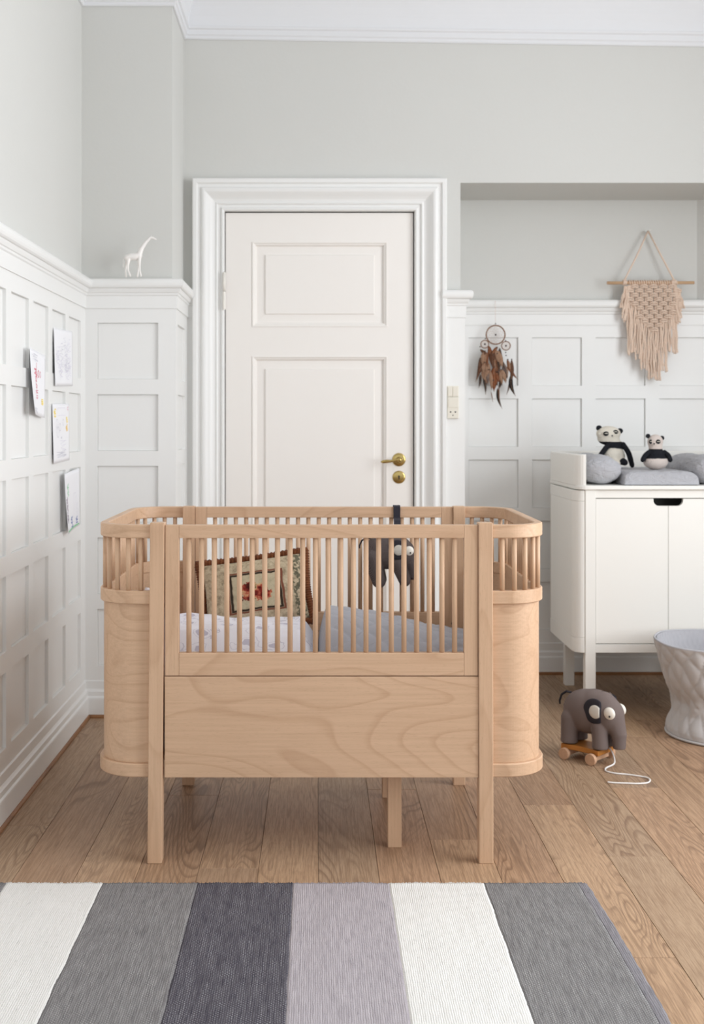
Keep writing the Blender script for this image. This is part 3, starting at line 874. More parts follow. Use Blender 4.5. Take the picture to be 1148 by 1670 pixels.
pts = [world_to_local(TH, (.918, 3.912, 0), p) for p in start+sp]
def smoothpath(P, n=6):
    P = [Vector(p) for p in P]; out = []
    for i in range(len(P)-1):
        p0, p1, p2, p3 = P[max(i-1, 0)], P[i], P[i+1], P[min(i+2, len(P)-1)]
        for k in range(n):
            t = k/n
            out.append(.5*((2*p1)+(-p0+p2)*t+(2*p0-5*p1+4*p2-p3)*t*t+(-p0+3*p1-3*p2+p3)*t**3))
    out.append(P[-1]); return out
mb = MB(); mb.tube(smoothpath(pts), .0027, 10); o = mb.build('pull_string', M['rope'], ct, local=True); o['label'] = 'white cotton pull string'
el = thing('toy_elephant', 'grey knitted toy elephant with bulging white eyes standing on the wooden pull cart', 'toy elephant', (.936, 3.90, .0495), (0, 0, TH), 'knitted toy elephants')
elephant(el)
he = thing('toy_elephant', 'dark grey knitted toy elephant hanging by a black strap from the crib back rail', 'toy elephant', (.217, 3.575, .662), (0, R(4), R(-6)), 'knitted toy elephants', .72)
elephant(he, True, 'knitgrey2')
mb = MB()
def ribbon(mb, pts, wdt, th=.002):
    vs = []
    for p, q in zip(pts, pts[1:]): pass
    rows = []
    for i, p in enumerate(pts):
        a, b = pts[max(i-1, 0)], pts[min(i+1, len(pts)-1)]
        t = (Vector((b[0]-a[0], b[1]-a[1]))).normalized(); nn = Vector((t.y, -t.x))*th/2
        rows.append([mb.bm.verts.new(q) for q in ((-wdt/2, p[0]+nn.x, p[1]+nn.y), (wdt/2, p[0]+nn.x, p[1]+nn.y), (wdt/2, p[0]-nn.x, p[1]-nn.y), (-wdt/2, p[0]-nn.x, p[1]-nn.y))])
    for A, B in zip(rows, rows[1:]):
        for k in range(4): mb.face([A[k], A[(k+1) % 4], B[(k+1) % 4], B[k]])
    mb.face(rows[0]); mb.face(rows[-1])
ribbon(mb, [(3.580, .788), (3.610, .838), (3.6225, .845), (3.6240, .8805), (3.628, .8835), (3.645, .8835), (3.6525, .8815), (3.6525, .84)], .0215)
bmesh.ops.translate(mb.bm, vec=(.2485, 0, 0), verts=list(mb.bm.verts))
ob = mb.build('hanging_strap', M['strap'])
bpy.context.view_layer.update()
ob.parent = he; ob.matrix_parent_inverse = he.matrix_world.inverted(); ob['label'] = 'black hanging strap looped over the rail'

# ================================================================== changing table
ctb = thing('changing_table', 'white changing table cabinet with rounded side and two doors by the niche wall', 'changing table', (1.36, 4.78, 0))
TX0, TX1, TYF, TYB = 1.005, 1.742, 4.50, 5.05
def leg(x0, x1, y0, y1, z0, z1): return box_ob('leg', (x0, x1, y0, y1, z0, z1), M['cabinet'], ctb, .002)
leg(1.048, 1.0885, TYF-.004, TYF+.036, 0, .883)
leg(1.6635, 1.704, TYF-.004, TYF+.036, 0, .883)
leg(1.077, 1.117, TYB-.05, TYB-.01, 0, .8)
leg(1.64, 1.68, TYB-.05, TYB-.01, 0, .8)
def sidepath(sgn, n=8):
    P = [(1.0475, TYF+.001)]
    for i in range(n+1):
        a = -PI/2-PI/2*i/n; P.append((1.0475+.0425*math.cos(a), TYF+.06+.06*math.sin(a)) if i else (1.0475, TYF))
    for i in range(n+1):
        a = PI-PI/2*i/n; P.append((1.085+.08*math.cos(a), TYB-.10+.10*math.sin(a)))
    P = P[1:]
    if sgn > 0: P = [(TX0+TX1+.005-x, y) for x, y in P]
    return P
SP = sidepath(-1)
for sgn in (-1, 1):
    P = sidepath(sgn); sd = -1 if sgn < 0 else 1
    def sw_(name, path, d0, d1, z0, z1):
        mb = MB(); b = .0015
        pr = [(d0+b, z0), (d1-b, z0), (d1, z0+b), (d1, z1-b), (d1-b, z1), (d0+b, z1), (d0, z1-b), (d0, z0+b)]
        mb.sweep(path, pr, fplan, cprof=True, cap=True, side=sd)   # side chosen so that d>0 is inwards
        return mb.build(name, M['cabinet'], ctb)
    sd = 1 if sgn < 0 else -1
    sw_('side_panel', P, .007, .016, .30, .83)
    sw_('side_rail', P, 0, .018, .242, .301)
    sw_('side_rail', P, 0, .018, .838, .8805)
    sw_('side_stile', P[:10], .0002, .0178, .3015, .8375)
    sw_('side_stile', P[10:], .0002, .0178, .3015, .8375)
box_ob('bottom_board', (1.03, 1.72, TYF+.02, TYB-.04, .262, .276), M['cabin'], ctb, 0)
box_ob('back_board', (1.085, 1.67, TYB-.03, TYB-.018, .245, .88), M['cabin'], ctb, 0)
box_ob('front_rail', (1.0888, 1.6632, TYF, TYF+.02, .243, .2765), M['cabinet'], ctb, .0015)
box_ob('front_rail', (1.0888, 1.6632, TYF+.001, TYF+.02, .8505, .882), M['cabinet'], ctb, .0015)
def doorpanel(x0, x1, notch):
    z0, z1 = .2795, .8475; nw, nd, r = .0575, .028, .022
    pts = []
    if notch == 'r':
        pts = [(x0, z0), (x1, z0), (x1, z1-nd)]
        for i in range(7):
            a = -PI/2-PI/2*i/6; pts.append((x1-nw+r+r*math.cos(a), z1-nd+r+r*math.sin(a)))
        pts += [(x1-nw, z1), (x0, z1)]
    else:
        pts = [(x0, z0), (x1, z0), (x1, z1), (x0+nw, z1)]
        for i in range(7):
            a = 0-PI/2*i/6; pts.append((x0+nw-r+r*math.cos(a), z1-nd+r+r*math.sin(a)))
        pts += [(x0, z1-nd)]
    mb = MB(); a = [mb.bm.verts.new((x, TYF+.001, z)) for x, z in pts]; b = [mb.bm.verts.new((x, TYF+.018, z)) for x, z in pts]
    mb.face(a); mb.face(b)
    for i in range(len(a)): mb.face([a[i], a[(i+1) % len(a)], b[(i+1) % len(a)], b[i]])
    return mb.build('cabinet_door', M['cabinet'], ctb)
doorpanel(1.0905, 1.3738, 'r'); doorpanel(1.3758, 1.6612, 'l')
# added dark sheet, painted shade of the interior behind the finger cut-out
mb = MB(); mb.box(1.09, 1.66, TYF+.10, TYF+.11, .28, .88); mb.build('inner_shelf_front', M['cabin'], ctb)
# top board with rounded corners
def rrect(x0, x1, y0, y1, r, n=6):
    P = []
    for cx, cy, a0 in ((x1-r, y0+r, -PI/2), (x1-r, y1-r, 0), (x0+r, y1-r, PI/2), (x0+r, y0+r, PI)):
        for i in range(n+1):
            a = a0+PI/2*i/n; P.append((cx+r*math.cos(a), cy+r*math.sin(a)))
    return P
def plate(name, outl, z0, z1, mat, parent, bev=.003):
    mb = MB(); a = [mb.bm.verts.new((x, y, z0)) for x, y in outl]; b = [mb.bm.verts.new((x, y, z1)) for x, y in outl]
    mb.face(a); mb.face(b)
    for i in range(len(a)): mb.face([a[i], a[(i+1) % len(a)], b[(i+1) % len(a)], b[i]])
    return bevmod(mb.build(name, mat, parent), bev)
plate('table_top', rrect(1.012, 1.74, TYF-.014, TYB, .045), .8835, .8995, M['cabinet'], ctb)
def upst(P, name):
    mb = MB(); h0, h1 = .9, 1.0225
    pr = [(0, h0), (.026, h0), (.026, h1-.004), (.022, h1), (.004, h1), (0, h1-.004)]
    mb.sweep(P, pr, fplan, cprof=True, cap=True, side=1)
    return mb.build(name, M['cabinet'], ctb)
U = [(1.050, TYF-.008)]+[(1.050-.040*math.sin(a*PI/12), TYF+.047-.055*math.cos(a*PI/12)) for a in range(1, 7)]+[(1.010, TYB-.1)]
for i in range(1, 7):
    a = PI-PI/2*i/6; U.append((1.07+.06*math.cos(a), TYB-.07+.06*math.sin(a)))
UR = [(2*1.376-x, y) for x, y in reversed(U)]
upst(U+UR, 'raised_edge')
# ------------------------------------------------------------------ changing pad
pad = thing('changing_pad', 'grey cotton changing pad with two puffy side bolsters on the white table', 'changing pad', (1.36, 4.75, .90))
def bolster(cx, flip):
    def bld(mb):
        pts = []; n = 12
        for i in range(n+1):
            t = i/n; y = 4.58+.36*t
            mb.sphere((cx+flip*.010*math.sin(t*3), y, .957), (.083-.01*abs(t-.5), .055, .055+.006*math.sin(t*PI)+.003*math.sin(t*9)), 0, 26, 16)
    def pf(c):
        d = .0040*fn((c.x*9, c.y*26, c.z*22))+.010*(min(.25, abs(fn((c.x*12+c.z*10, c.y*17, c.z*26-c.x*14))))-.2)+.0015*fn((c.x*70, c.y*20, c.z*70))
        k = flip*(c.x-cx)/.083; d += .018*max(0, k-.75)*max(0, 1-(c.y-4.52)/.10)
        v = Vector((c.x-cx, 0, c.z-.957)); 
        if v.length > 1e-4: v.normalize()
        c = c+v*d; c.z = max(c.z, .9005); return c
    o = blob('bolster', bld, M['padgrey'], None, None, .005, 5, post=pf)
    o.data.transform(Matrix.Translation(-Vector(pad['base']))); o.parent = pad
    return o
bolster(1.131, 1); bolster(1.577, -1)
mb = MB()
x0, x1, y0, y1 = 1.205, 1.503, 4.515, 5.0
def fpad(u, v):
    a, b = 2*u-1, 2*v-1
    x = (x0+x1)/2+(x1-x0)/2*a; y = (y0+y1)/2+(y1-y0)/2*b
    e = (max(0, 1-abs(a)**8)*max(0, 1-abs(b)**26))**.3
    z = .902+.053*e+.0025*fn((x*24, y*24, 0))*e+.0008*math.sin(x*180)*e
    return (x, y, z)
mb.grid(80, 90, fpad)
v2 = mb.grid(8, 8, lambda u, v: ((x0+x1)/2+(x1-x0)/2*(2*u-1), (y0+y1)/2+(y1-y0)/2*(2*v-1), .9005))
mb2 = mb.bm
bmesh.ops.remove_doubles(mb.bm, verts=list(mb.bm.verts), dist=1e-5)
mb.build('pad_centre', M['padgrey'], pad)

# ------------------------------------------------------------------ pandas
def zpx(px, py, s): return ((px-519)/s, CAMZ-(py-690)/s)
s1 = 388.0; Y1 = 1869/s1
t = thing('toy_panda', 'larger cream and black knitted toy panda slumped behind the left bolster', 'toy panda', (1.225, Y1, .957), group='knitted toy pandas')
def q1(zx, zy, dy=0):
    x, z = zpx(940+.1812*zx, 680+.1812*zy, s1); return (x-1.225, dy, z-.957)
u1 = .1812/s1
def pandaA(mb):
    mb.sphere(q1(288, 150), (110*u1, .034, 68*u1), 0, 32, 20)
    mb.sphere(q1(290, 190, .006), (100*u1, .034, 66*u1), 0, 32, 20)
    mb.sphere(q1(345, 262), (84*u1, .032, 56*u1), 0, 30, 18)
    mb.sphere(q1(330, 350, -.01), (100*u1, .042, 90*u1), 0, 32, 20)
    limb(mb, [q1(320, 200), q1(345, 260)], [62*u1, 66*u1])
    limb(mb, [q1(290, 390, -.03), q1(330, 415, -.06)], [.018, .016])
    limb(mb, [q1(380, 390, -.03), q1(400, 405, -.062)], [.018, .0135])
def mA(c):
    w = Vector(c)
    zy = (680+0)  # noqa
    top = q1(0, 222)[2]; bot = q1(0, 292)[2]
    if bot+.006*math.cos(c.x*30) < c.z < top and c.y < .05: return 1
    fx = q1(400, 405, -.062)
    if (c-Vector(fx)).length < .022: return 1
    return 0
blob('body', pandaA, [M['knitcream'], M['knitblack']], mA, t, .003, 5)
for pts_, rr in (([q1(280, 248, -.02), q1(240, 290, -.028), q1(200, 345, -.03)], [24*u1, 23*u1, 21*u1]), ([q1(408, 248, -.02), q1(450, 320, -.03), q1(472, 400, -.034), q1(482, 436, -.034)], [24*u1, 24*u1, 22*u1, 18*u1])):
    mb = MB(); mb.tube(smoothpath(pts_, 5), [rr[min(int(i/5), len(rr)-1)] for i in range((len(pts_)-1)*5+1)], 16); mb.sphere(pts_[-1], rr[-1]); mb.sphere(pts_[0], rr[0]); mb.build('arm', M['knitblack'], t, local=True)
for c in ((203, 100), (392, 126)):
    mb = MB(); mb.sphere(q1(*c, -.0), (27*u1, .008, 25*u1)); mb.build('ear', M['knitblack'], t, local=True)
def fhead(cx, cz, hc, hr, x, z):   # front depth of an ellipsoid head
    a = 1-((x-hc[0])/hr[0])**2-((z-hc[2])/hr[2])**2
    return hc[1]-hr[1]*math.sqrt(max(a, .02))
def facebits(t, hc, hr, eyes, nose, ru, q):
    for (ex, ez, rx, rz) in eyes:
        p = q(ex, ez); y = fhead(0, 0, hc, hr, p[0], p[2])
        mb = MB(); mb.sphere((p[0], y+.0005, p[2]), (rx*ru, .0032, rz*ru)); e = mb.build('eye_patch', M['knitblack'], t, local=True)
        mb = MB(); mb.tube([(p[0]-rx*ru*.55, y-.0028, p[2]), (p[0], y-.0036, p[2]+rz*ru*.18), (p[0]+rx*ru*.55, y-.0028, p[2])], rz*ru*.18, 8); mb.build('eyelid', M['knitcream'], e, local=True)
    p = q(*nose); y = fhead(0, 0, hc, hr, p[0], p[2])
    mb = MB(); mb.sphere((p[0], y, p[2]), (7*ru, .003, 6*ru)); mb.build('nose', M['tuft'], t, local=True)
    mb = MB(); mb.tube([(p[0], y-.001, p[2]), (p[0], y-.001, p[2]-14*ru)], .0007, 6); mb.build('mouth', M['tuft'], t, local=True)
facebits(t, q1(288, 150), (112*u1, .034, 62*u1), ((250, 150, 26, 21), (335, 135, 25, 18)), (304, 167), u1, q1)
s2 = 400.0; Y2 = 1869/s2
t = thing('toy_panda', 'smaller blush and black knitted toy panda sitting upright on the changing pad', 'toy panda', (1.3735, Y2, .957), group='knitted toy pandas')
def q2(zx, zy, dy=0):
    x, z = zpx(940+.1812*zx, 680+.1812*zy, s2); return (x-1.3735, dy, z-.957)
u2 = .1812/s2
def pandaB(mb):
    mb.sphere(q2(709, 222), (70*u2, .028, 64*u2), 0, 30, 18)
    limb(mb, [q2(710, 250), q2(714, 300), q2(714, 340)], [62*u2, 60*u2, 72*u2])
    mb.sphere(q2(712, 398), (112*u2, .042, 76*u2), 0, 32, 20)
    mb.sphere(q2(712, 340), (84*u2, .034, 60*u2), 0, 32, 20)
def mB(c):
    return 1 if q2(0, 373)[2] < c.z < q2(0, 288)[2] else 0
blob('body', pandaB, [M['knitblush'], M['knitblack']], mB, t, .0028, 5)
for pts_ in ([q2(645, 318, -.01), q2(610, 345, -.016), q2(585, 385, -.02)], [q2(785, 318, -.01), q2(815, 345, -.016), q2(830, 385, -.02)]):
    mb = MB(); mb.tube(smoothpath(pts_, 5), [22*u2]*11, 14); mb.sphere(pts_[-1], 21*u2); mb.sphere(pts_[0], 22*u2); mb.build('arm', M['knitblack'], t, local=True)
for c in ((644, 172), (770, 190)):
    mb = MB(); mb.sphere(q2(*c), (21*u2, .007, 21*u2)); mb.build('ear', M['knitblack'], t, local=True)
facebits(t, q2(709, 222), (70*u2, .028, 64*u2), ((658, 222, 18, 20), (718, 222, 21, 20)), (683, 240), u2, q2)

# ================================================================== fabric basket
bk = thing('fabric_basket', 'grey quilted fabric basket slumped at its waist beside the changing table', 'basket', (1.49, 4.215, 0))
def bprof(t):   # t 0 bottom ..1 top -> radius
    pts_ = [(0, .196), (.03, .203), (.08, .203), (.14, .196), (.25, .180), (.36, .176), (.44, .184), (.52, .200), (.64, .217), (.8, .232), (.92, .243), (1, .249)]
    for (a, ra), (b, rb) in zip(pts_, pts_[1:]):
        if a <= t <= b:
            q = (t-a)/(b-a); return ra+(rb-ra)*q
    return .249
def brad(t, th, inner=False):
    r = bprof(t)
    n = 26
    dq = quilt_h(th*n*.042/PI*1.0, t*.34, .052)
    fold = .010*math.exp(-((t-.37)/.08)**2)*math.sin(th*9+2*math.sin(th*3))
    amp = min(1, t/.12)*min(1, (1-t)/.04)
    r += (.0085*(dq-.6)*amp+fold+.004*fn((math.cos(th)*3, math.sin(th)*3, t*5)))*(1 if not inner else -.0)
    return r
def brim(th): return .341+.008*math.cos(th-2.2)+.003*math.sin(3*th)
mb = MB()
def fo(u, v):
    th = 2*PI*u; r = brad(v, th); ov = 1-.13*sstep(.5, 1, v)
    return (1.49+r*math.cos(th), 4.215+r*ov*math.sin(th), .002+(brim(th)-.002)*v)
vs = mb.grid(260, 110, fo, wrap=True)
mb.face([vs[i][0] for i in range(260)])
mb.build('outer_cover', M['basket'], bk)
mb = MB()
def fi(u, v):
    th = 2*PI*u; r = brad(v, th, True)-.009-.003*quilt_h(th*1.1, v*.34, .05); ov = 1-.13*sstep(.5, 1, v)
    return (1.49+r*math.cos(th), 4.215+r*ov*math.sin(th), .014+(brim(th)-.014)*v)
vs = mb.grid(200, 60, fi, wrap=True); mb.face([vs[i][0] for i in range(200)])
mb.build('lining', M['basketin'], bk)
mb = MB(); P = []
for i in range(160):
    th = 2*PI*i/160; r = brad(1, th)-.0045; P.append((1.49+r*math.cos(th), 4.215+r*.87*math.sin(th), brim(th)+.001))
mb.tube(P, .0042, 10, closed=True); mb.build('rim_piping', M['basketin'], bk)
mb = MB(); P = []
for i in range(160):
    th = 2*PI*i/160; P.append((1.49+.204*math.cos(th), 4.215+.204*math.sin(th), .0065))
mb.tube(P, .0045, 8, closed=True); mb.build('base_piping', M['basket'], bk)

# ================================================================== rug
rug = thing('rug', 'flat-woven cotton rug in broad white, grey, charcoal and mauve stripes', 'rug', (0, 2.1, 0))
B = [-.868, -.770, -.5325, -.2985, -.0625, .175, .4085, .640]
MATS = ['rug_grey', 'rug_white', 'rug_grey', 'rug_dark', 'rug_mauve', 'rug_white', 'rug_grey']
LAB = ['mid grey stripe', 'white stripe', 'mid grey stripe', 'charcoal stripe', 'pale mauve stripe', 'white stripe', 'mid grey stripe']
RY0, RY1 = 1.30, 2.832
def bx_(i, y):
    if i == 0: return B[0]
    return B[i]+.0025*fn((y*11, i*5, 0))+.0010*fn((y*90, i*5, 2))+(.007*math.sin((y-1.9)*3.3) if i == 7 else 0)
def rz(x, y): return .0085+.0016*fn((x*14, y*5, 0))+.0008*fn((x*60, y*30, 1))
def ry1(x): return RY1+.0028*fn((x*90, 0, 0))+.0035*fn((x*8, 4, 0))+.003*fn((x*300, 4, 0))
def stripe(name, fa, fb, mat, nx, ny, zadd=0, lab=None):
    mb = MB()
    def f(u, v):
        y = RY0+(RY1-RY0)*v; x = fa(y)+(fb(y)-fa(y))*u
        if v == 1: y = ry1(x)
        return (x, y, rz(x, y)+zadd)
    vs = mb.grid(nx, ny, f)
    rim = [vs[i][0] for i in range(nx+1)]+[vs[nx][j] for j in range(1, ny+1)]+[vs[i][ny] for i in range(nx-1, -1, -1)]+[vs[0][j] for j in range(ny-1, 0, -1)]
    low = [mb.bm.verts.new((v.co.x, v.co.y, .0008)) for v in rim]
    for i in range(len(rim)): mb.face([rim[i], rim[(i+1) % len(rim)], low[(i+1) % len(rim)], low[i]])
    o = mb.build(name, M[mat], rug)
    if lab: o['label'] = lab
    return o
for i in range(7):
    stripe('stripe', (lambda y, i=i: bx_(i, y)), (lambda y, i=i: bx_(i+1, y)), MATS[i], int(max(8, (B[i+1]-B[i])/.006)), 230, 0, LAB[i])
stripe('edge_hem', lambda y: bx_(7, y), lambda y: bx_(7, y)+.024+.003*fn((y*25, 3, 3)), 'rug_edge', 6, 230, -.001, 'lavender grey hem')
# loose tufts along the far selvedge
mb = MB(); r_ = random.Random(3)
for i in range(900):
    x = -.86+1.52*i/900+r_.uniform(-.001, .001); y = ry1(x)-.003; z = rz(x, y)
    a = r_.uniform(-.9, .9)
    L = r_.uniform(.004, .010)
    p = [(x, y, z-.004), (x+a*L*.5, y+L*.8, z-.001), (x+a*L, y+L*1.2, z-.005)]
    idx = max(j for j in range(8) if B[j] <= x) if x < B[7] else 7
    mb.tube(p, [.0014, .0012, .0006], 4, mi={'rug_grey': 0, 'rug_white': 1, 'rug_dark': 2, 'rug_mauve': 3}.get(MATS[idx] if idx < 7 else 'rug_grey'))
o = mb.build('selvedge_tufts', [M['rug_grey'], M['rug_white'], M['rug_dark'], M['rug_mauve']], rug); o['kind'] = 'stuff'

# ================================================================== macrame wall hanging
sM = 360.5; YM = 1869/sM
def wm(px, py, s=sM): return ((px-519)/s, CAMZ-(py-690)/s)
mx, mz = wm(1060, 461)
mac = thing('macrame_hanging', 'beige macrame wall hanging on a wooden dowel above the changing table', 'wall hanging', (mx, YM, mz))
a, b = wm(990, 461.5), wm(1132, 461)
mb = MB(); mb.cyl((a[0], YM, a[1]), (b[0], YM, b[1]), .0072, seg=20); mb.build('dowel', M['dowel'], mac)
ap = wm(1060.5, 374.5); l0, r0 = wm(1018.5, 459), wm(1098.5, 459)
for e in (l0, r0):
    mb = MB(); mb.tube([(e[0], YM-.003, e[1]-.006), (e[0], YM-.002, e[1]+.008), ((e[0]*.5+ap[0]*.5), YM+.012, (e[1]+ap[1])/2), (ap[0], YM+.035, ap[1])], .0037, 10); mb.build('hanging_cord', M['cord'], mac)
    mb = MB(); 
    for k in range(3):
        P = [(e[0]+(k-1)*.0055, YM+.0105*math.cos(q*2*PI/14), e[1]-.004+.0105*math.sin(q*2*PI/14)) for q in range(14)]
        mb.tube(P, .0032, 8, closed=True)
    o = mb.build('cord_wrap', M['cord'], mac); o['kind'] = 'stuff'
mb = MB(); mb.cyl((ap[0], YM+.0, ap[1]-.002), (ap[0], YN, ap[1]-.002), .0022, seg=8); mb.build('nail', M['steel'], mac)
# cord loops over the dowel
lp = None
for i in range(21):
    x = wm(1024.5+76*i/20, 461)
    P = [(0, .0098*math.cos(q*2*PI/12), .0098*math.sin(q*2*PI/12)) for q in range(12)]
    if lp is None:
        mb = MB(); mb.tube([(p[0]+.0009*k, p[1], p[2]) for k, p in enumerate(P)], .0027, 7, closed=True); o = mb.build('loop', M['cord'], mac, local=True); lp = o.data
    else: o = bpy.data.objects.new('loop', lp); C.objects.link(o); o.parent = mac
    o.location = Vector((x[0], YM, x[1]))-Vector(mac['base'])
def z8(zx, zy): return wm(980+.1616*zx, 360+.1616*zy)
kn = None; r_ = random.Random(5)
for r0_ in range(12):
    zy = 662+43.5*r0_
    off = 0 if r0_ % 2 == 0 else 48
    for c in range(-4, 5):
        zx = 522+.018*(zy-660)*1.0+96*c+off+6
        half = 250-max(0, (zy-845))*.72
        if abs(zx-530-.02*(zy-660)) > half: continue
        x, z = z8(zx, zy)
        if kn is None:
            mb = MB()
            for k in range(2):   # a square knot: crossing turns of cord
                zz = .0048*(1-2*k)
                mb.tube([(-.017, .004, zz-.003), (-.010, -.006, zz-.001), (0, -.0095, zz+.001), (.010, -.006, zz-.001), (.017, .004, zz-.003)], .0040, 8)
            mb.tube([(-.017, .004, .008), (-.0165, -.003, 0), (-.017, .004, -.008)], .003, 6)
            mb.tube([(.017, .004, .008), (.0165, -.003, 0), (.017, .004, -.008)], .003, 6)
            mb.tube([(-.005, -.001, .012), (-.005, -.002, -.012)], .0036, 6); mb.tube([(.005, -.001, .012), (.005, -.002, -.012)], .0036, 6)
            o = mb.build('knot', M['cord'], mac, local=True, recalc=True); kn = o.data; o['kind'] = 'stuff'
        else: o = bpy.data.objects.new('knot', kn); C.objects.link(o); o.parent = mac; o['kind'] = 'stuff'
        o.location = Vector((x, YM-.001, z))-Vector(mac['base'])
# connecting cords from the dowel (behind the knots) and the fringe strands
def strand(zx0, zy0, zx1, zy1, r=2.6, wig=4, dy=0):
    a, b = z8(zx0, zy0), z8(zx1, zy1); n = 40; P = []; rr = []
    ph = r_.uniform(0, 6)
    for i in range(n+1):
        t = i/n
        P.append((a[0]+(b[0]-a[0])*t+.0016*math.sin(t*15+ph)+.0012*math.sin(t*6+ph*2), YM+dy+.0022*math.sin(t*6+ph), a[1]+(b[1]-a[1])*t))
        rr.append((.0030*r/2.6)*(1+.16*math.sin(t*90+ph))*(1 if t < .93 else 1.15))
    mb = MB(); mb.tube(P, rr, 8); return mb.build('strand', M['cord'], mac)
fr = []
for i in range(30):
    t = i/29; zx = 268+500*t
    if zx < 345: top, bot = 850, 1350+r_.uniform(-25, 15)
    elif zx < 400: top, bot = 900, 1480-r_.uniform(0, 140)
    elif zx < 470: top, bot = 1000, 1490+r_.uniform(-20, 20)
    elif zx < 600: top, bot = 1120, 1605+r_.uniform(-25, 15)
    elif zx < 680: top, bot = 1010, 1520+r_.uniform(-25, 15)
    else: top, bot = 850, 1335+r_.uniform(-30, 10)
    top = min(top, 845+max(0, (238-abs(zx-530)))/.70)
    strand(zx+r_.uniform(-4, 4), top-30, zx+r_.uniform(-8, 8), bot, 3.1, dy=r_.uniform(-.003, .003))
    if i % 2 == 0: strand(zx+9, top-20, zx+14+r_.uniform(-8, 8), bot-r_.uniform(5, 50), 3.1, dy=.006)
for k in range(7):
    strand(285-2*k, 655, 268-9*k, 1020-r_.uniform(0, 190), 2.8, dy=-.005)
    strand(742+2*k, 665, 765+7*k, 1060-r_.uniform(0, 190), 2.8, dy=-.005)
for k in range(9):    # side tassels
    strand(262-3*k, 660, 245-6.5*k, 1040-r_.uniform(0, 150) if k < 6 else 880, 2.8, dy=.004*(k % 2)-.002)
    strand(758+3*k, 680, 778+8*k, 1050-r_.uniform(0, 140) if k < 5 else 885, 2.8, dy=.004*(k % 2)-.002)

# ================================================================== dream catcher
sD = 360.0; YDc = 1869/sD
def z7(zx, zy):
    px, py = 760+.10776*zx, 490+.10776*zy; return ((px-519)/sD, CAMZ-(py-690)/sD)
dx_, dz_ = z7(445, 520)
dc = thing('dream_catcher', 'small dream catcher with three hoops and brown feathers hanging on the panelled wall', 'dream catcher', (dx_, YDc, dz_))
ud = .10776/sD
def hoop(cx, cy, r, tr, name):
    x, z = z7(cx, cy); mb = MB()
    mb.tube([(x+r*ud*math.cos(2*PI*i/48), YDc, z+r*ud*math.sin(2*PI*i/48)) for i in range(48)], [tr*(1+.12*math.sin(i*2.6)) for i in range(48)], 10, closed=True)
    h = sub(mb.build(name, M['hoop'], dc), dc)
    mb = MB(); n = 10
    prev = [(x+r*ud*.97*math.cos(2*PI*i/n), z+r*ud*.97*math.sin(2*PI*i/n)) for i in range(n)]
    first = True
    for lev in range(1, 6):
        rr = r*ud*.97*(1-lev/6.0); cur = [(x+rr*math.cos(2*PI*(i+.5*lev)/n), z+rr*math.sin(2*PI*(i+.5*lev)/n)) for i in range(n)]
        P = []
        for i in range(n): P += [(prev[i][0], YDc, prev[i][1]), (cur[i][0], YDc, cur[i][1])]
        mb.tube(P, .00055, 4, closed=True); prev = cur
    w_ = mb.build('web', M['twine'], h); w_['kind'] = 'stuff'
    mb = MB(); mb.sphere((x, YDc-.002, z), .0042); mb.build('bead', M['bead'], h)
hoop(447, 520, 142, .0030, 'hoop'); hoop(283, 662, 60, .0022, 'hoop'); hoop(603, 686, 66, .0022, 'hoop')
a, b = z7(443, 40), z7(445, 372)
mb = MB(); mb.tube([(a[0], YDc+.002, a[1]+.01), (b[0], YDc, b[1])], .0007, 6); mb.build('thread', M['twine'], dc)
def feather(zx0, zy0, zx1, zy1, wd, mat, curve=0, dy=0):
    a, b = Vector((*z7(zx0, zy0), 0)), Vector((*z7(zx1, zy1), 0)); d = b-a; L = d.length
    nrm = Vector((-d.y, d.x, 0)).normalized(); mb = MB(); n = 14
    def f(u, v):
        t = u; s = 2*v-1
        w_ = wd*1.25*ud*(math.sin(PI*min(1, t*1.02+.02))**.7)*(1-.55*t)
        p = a+d*t+nrm*(curve*ud*math.sin(PI*t)+s*w_)
        return (p.x, YDc-.004+dy-.004*math.sin(PI*t)+.003*s*s, p.y)
    mb.grid(n, 4, f)
    f1 = list(mb.bm.faces)
    e = bmesh.ops.extrude_face_region(mb.bm, geom=f1); bmesh.ops.translate(mb.bm, vec=(0, -.0007, 0), verts=[g for g in e['geom'] if isinstance(g, bmesh.types.BMVert)])
    o = sub(mb.build('feather', M['f_'+mat], dc), dc)
    if mat == 'dark': o['label'] = 'black feather'
    p = [f(t/8, .5) for t in range(9)]
    mb = MB(); mb.tube([(q[0], q[1]-.0012, q[2]) for q in p], .0006, 5); mb.build('quill', M['f_tan'], o)
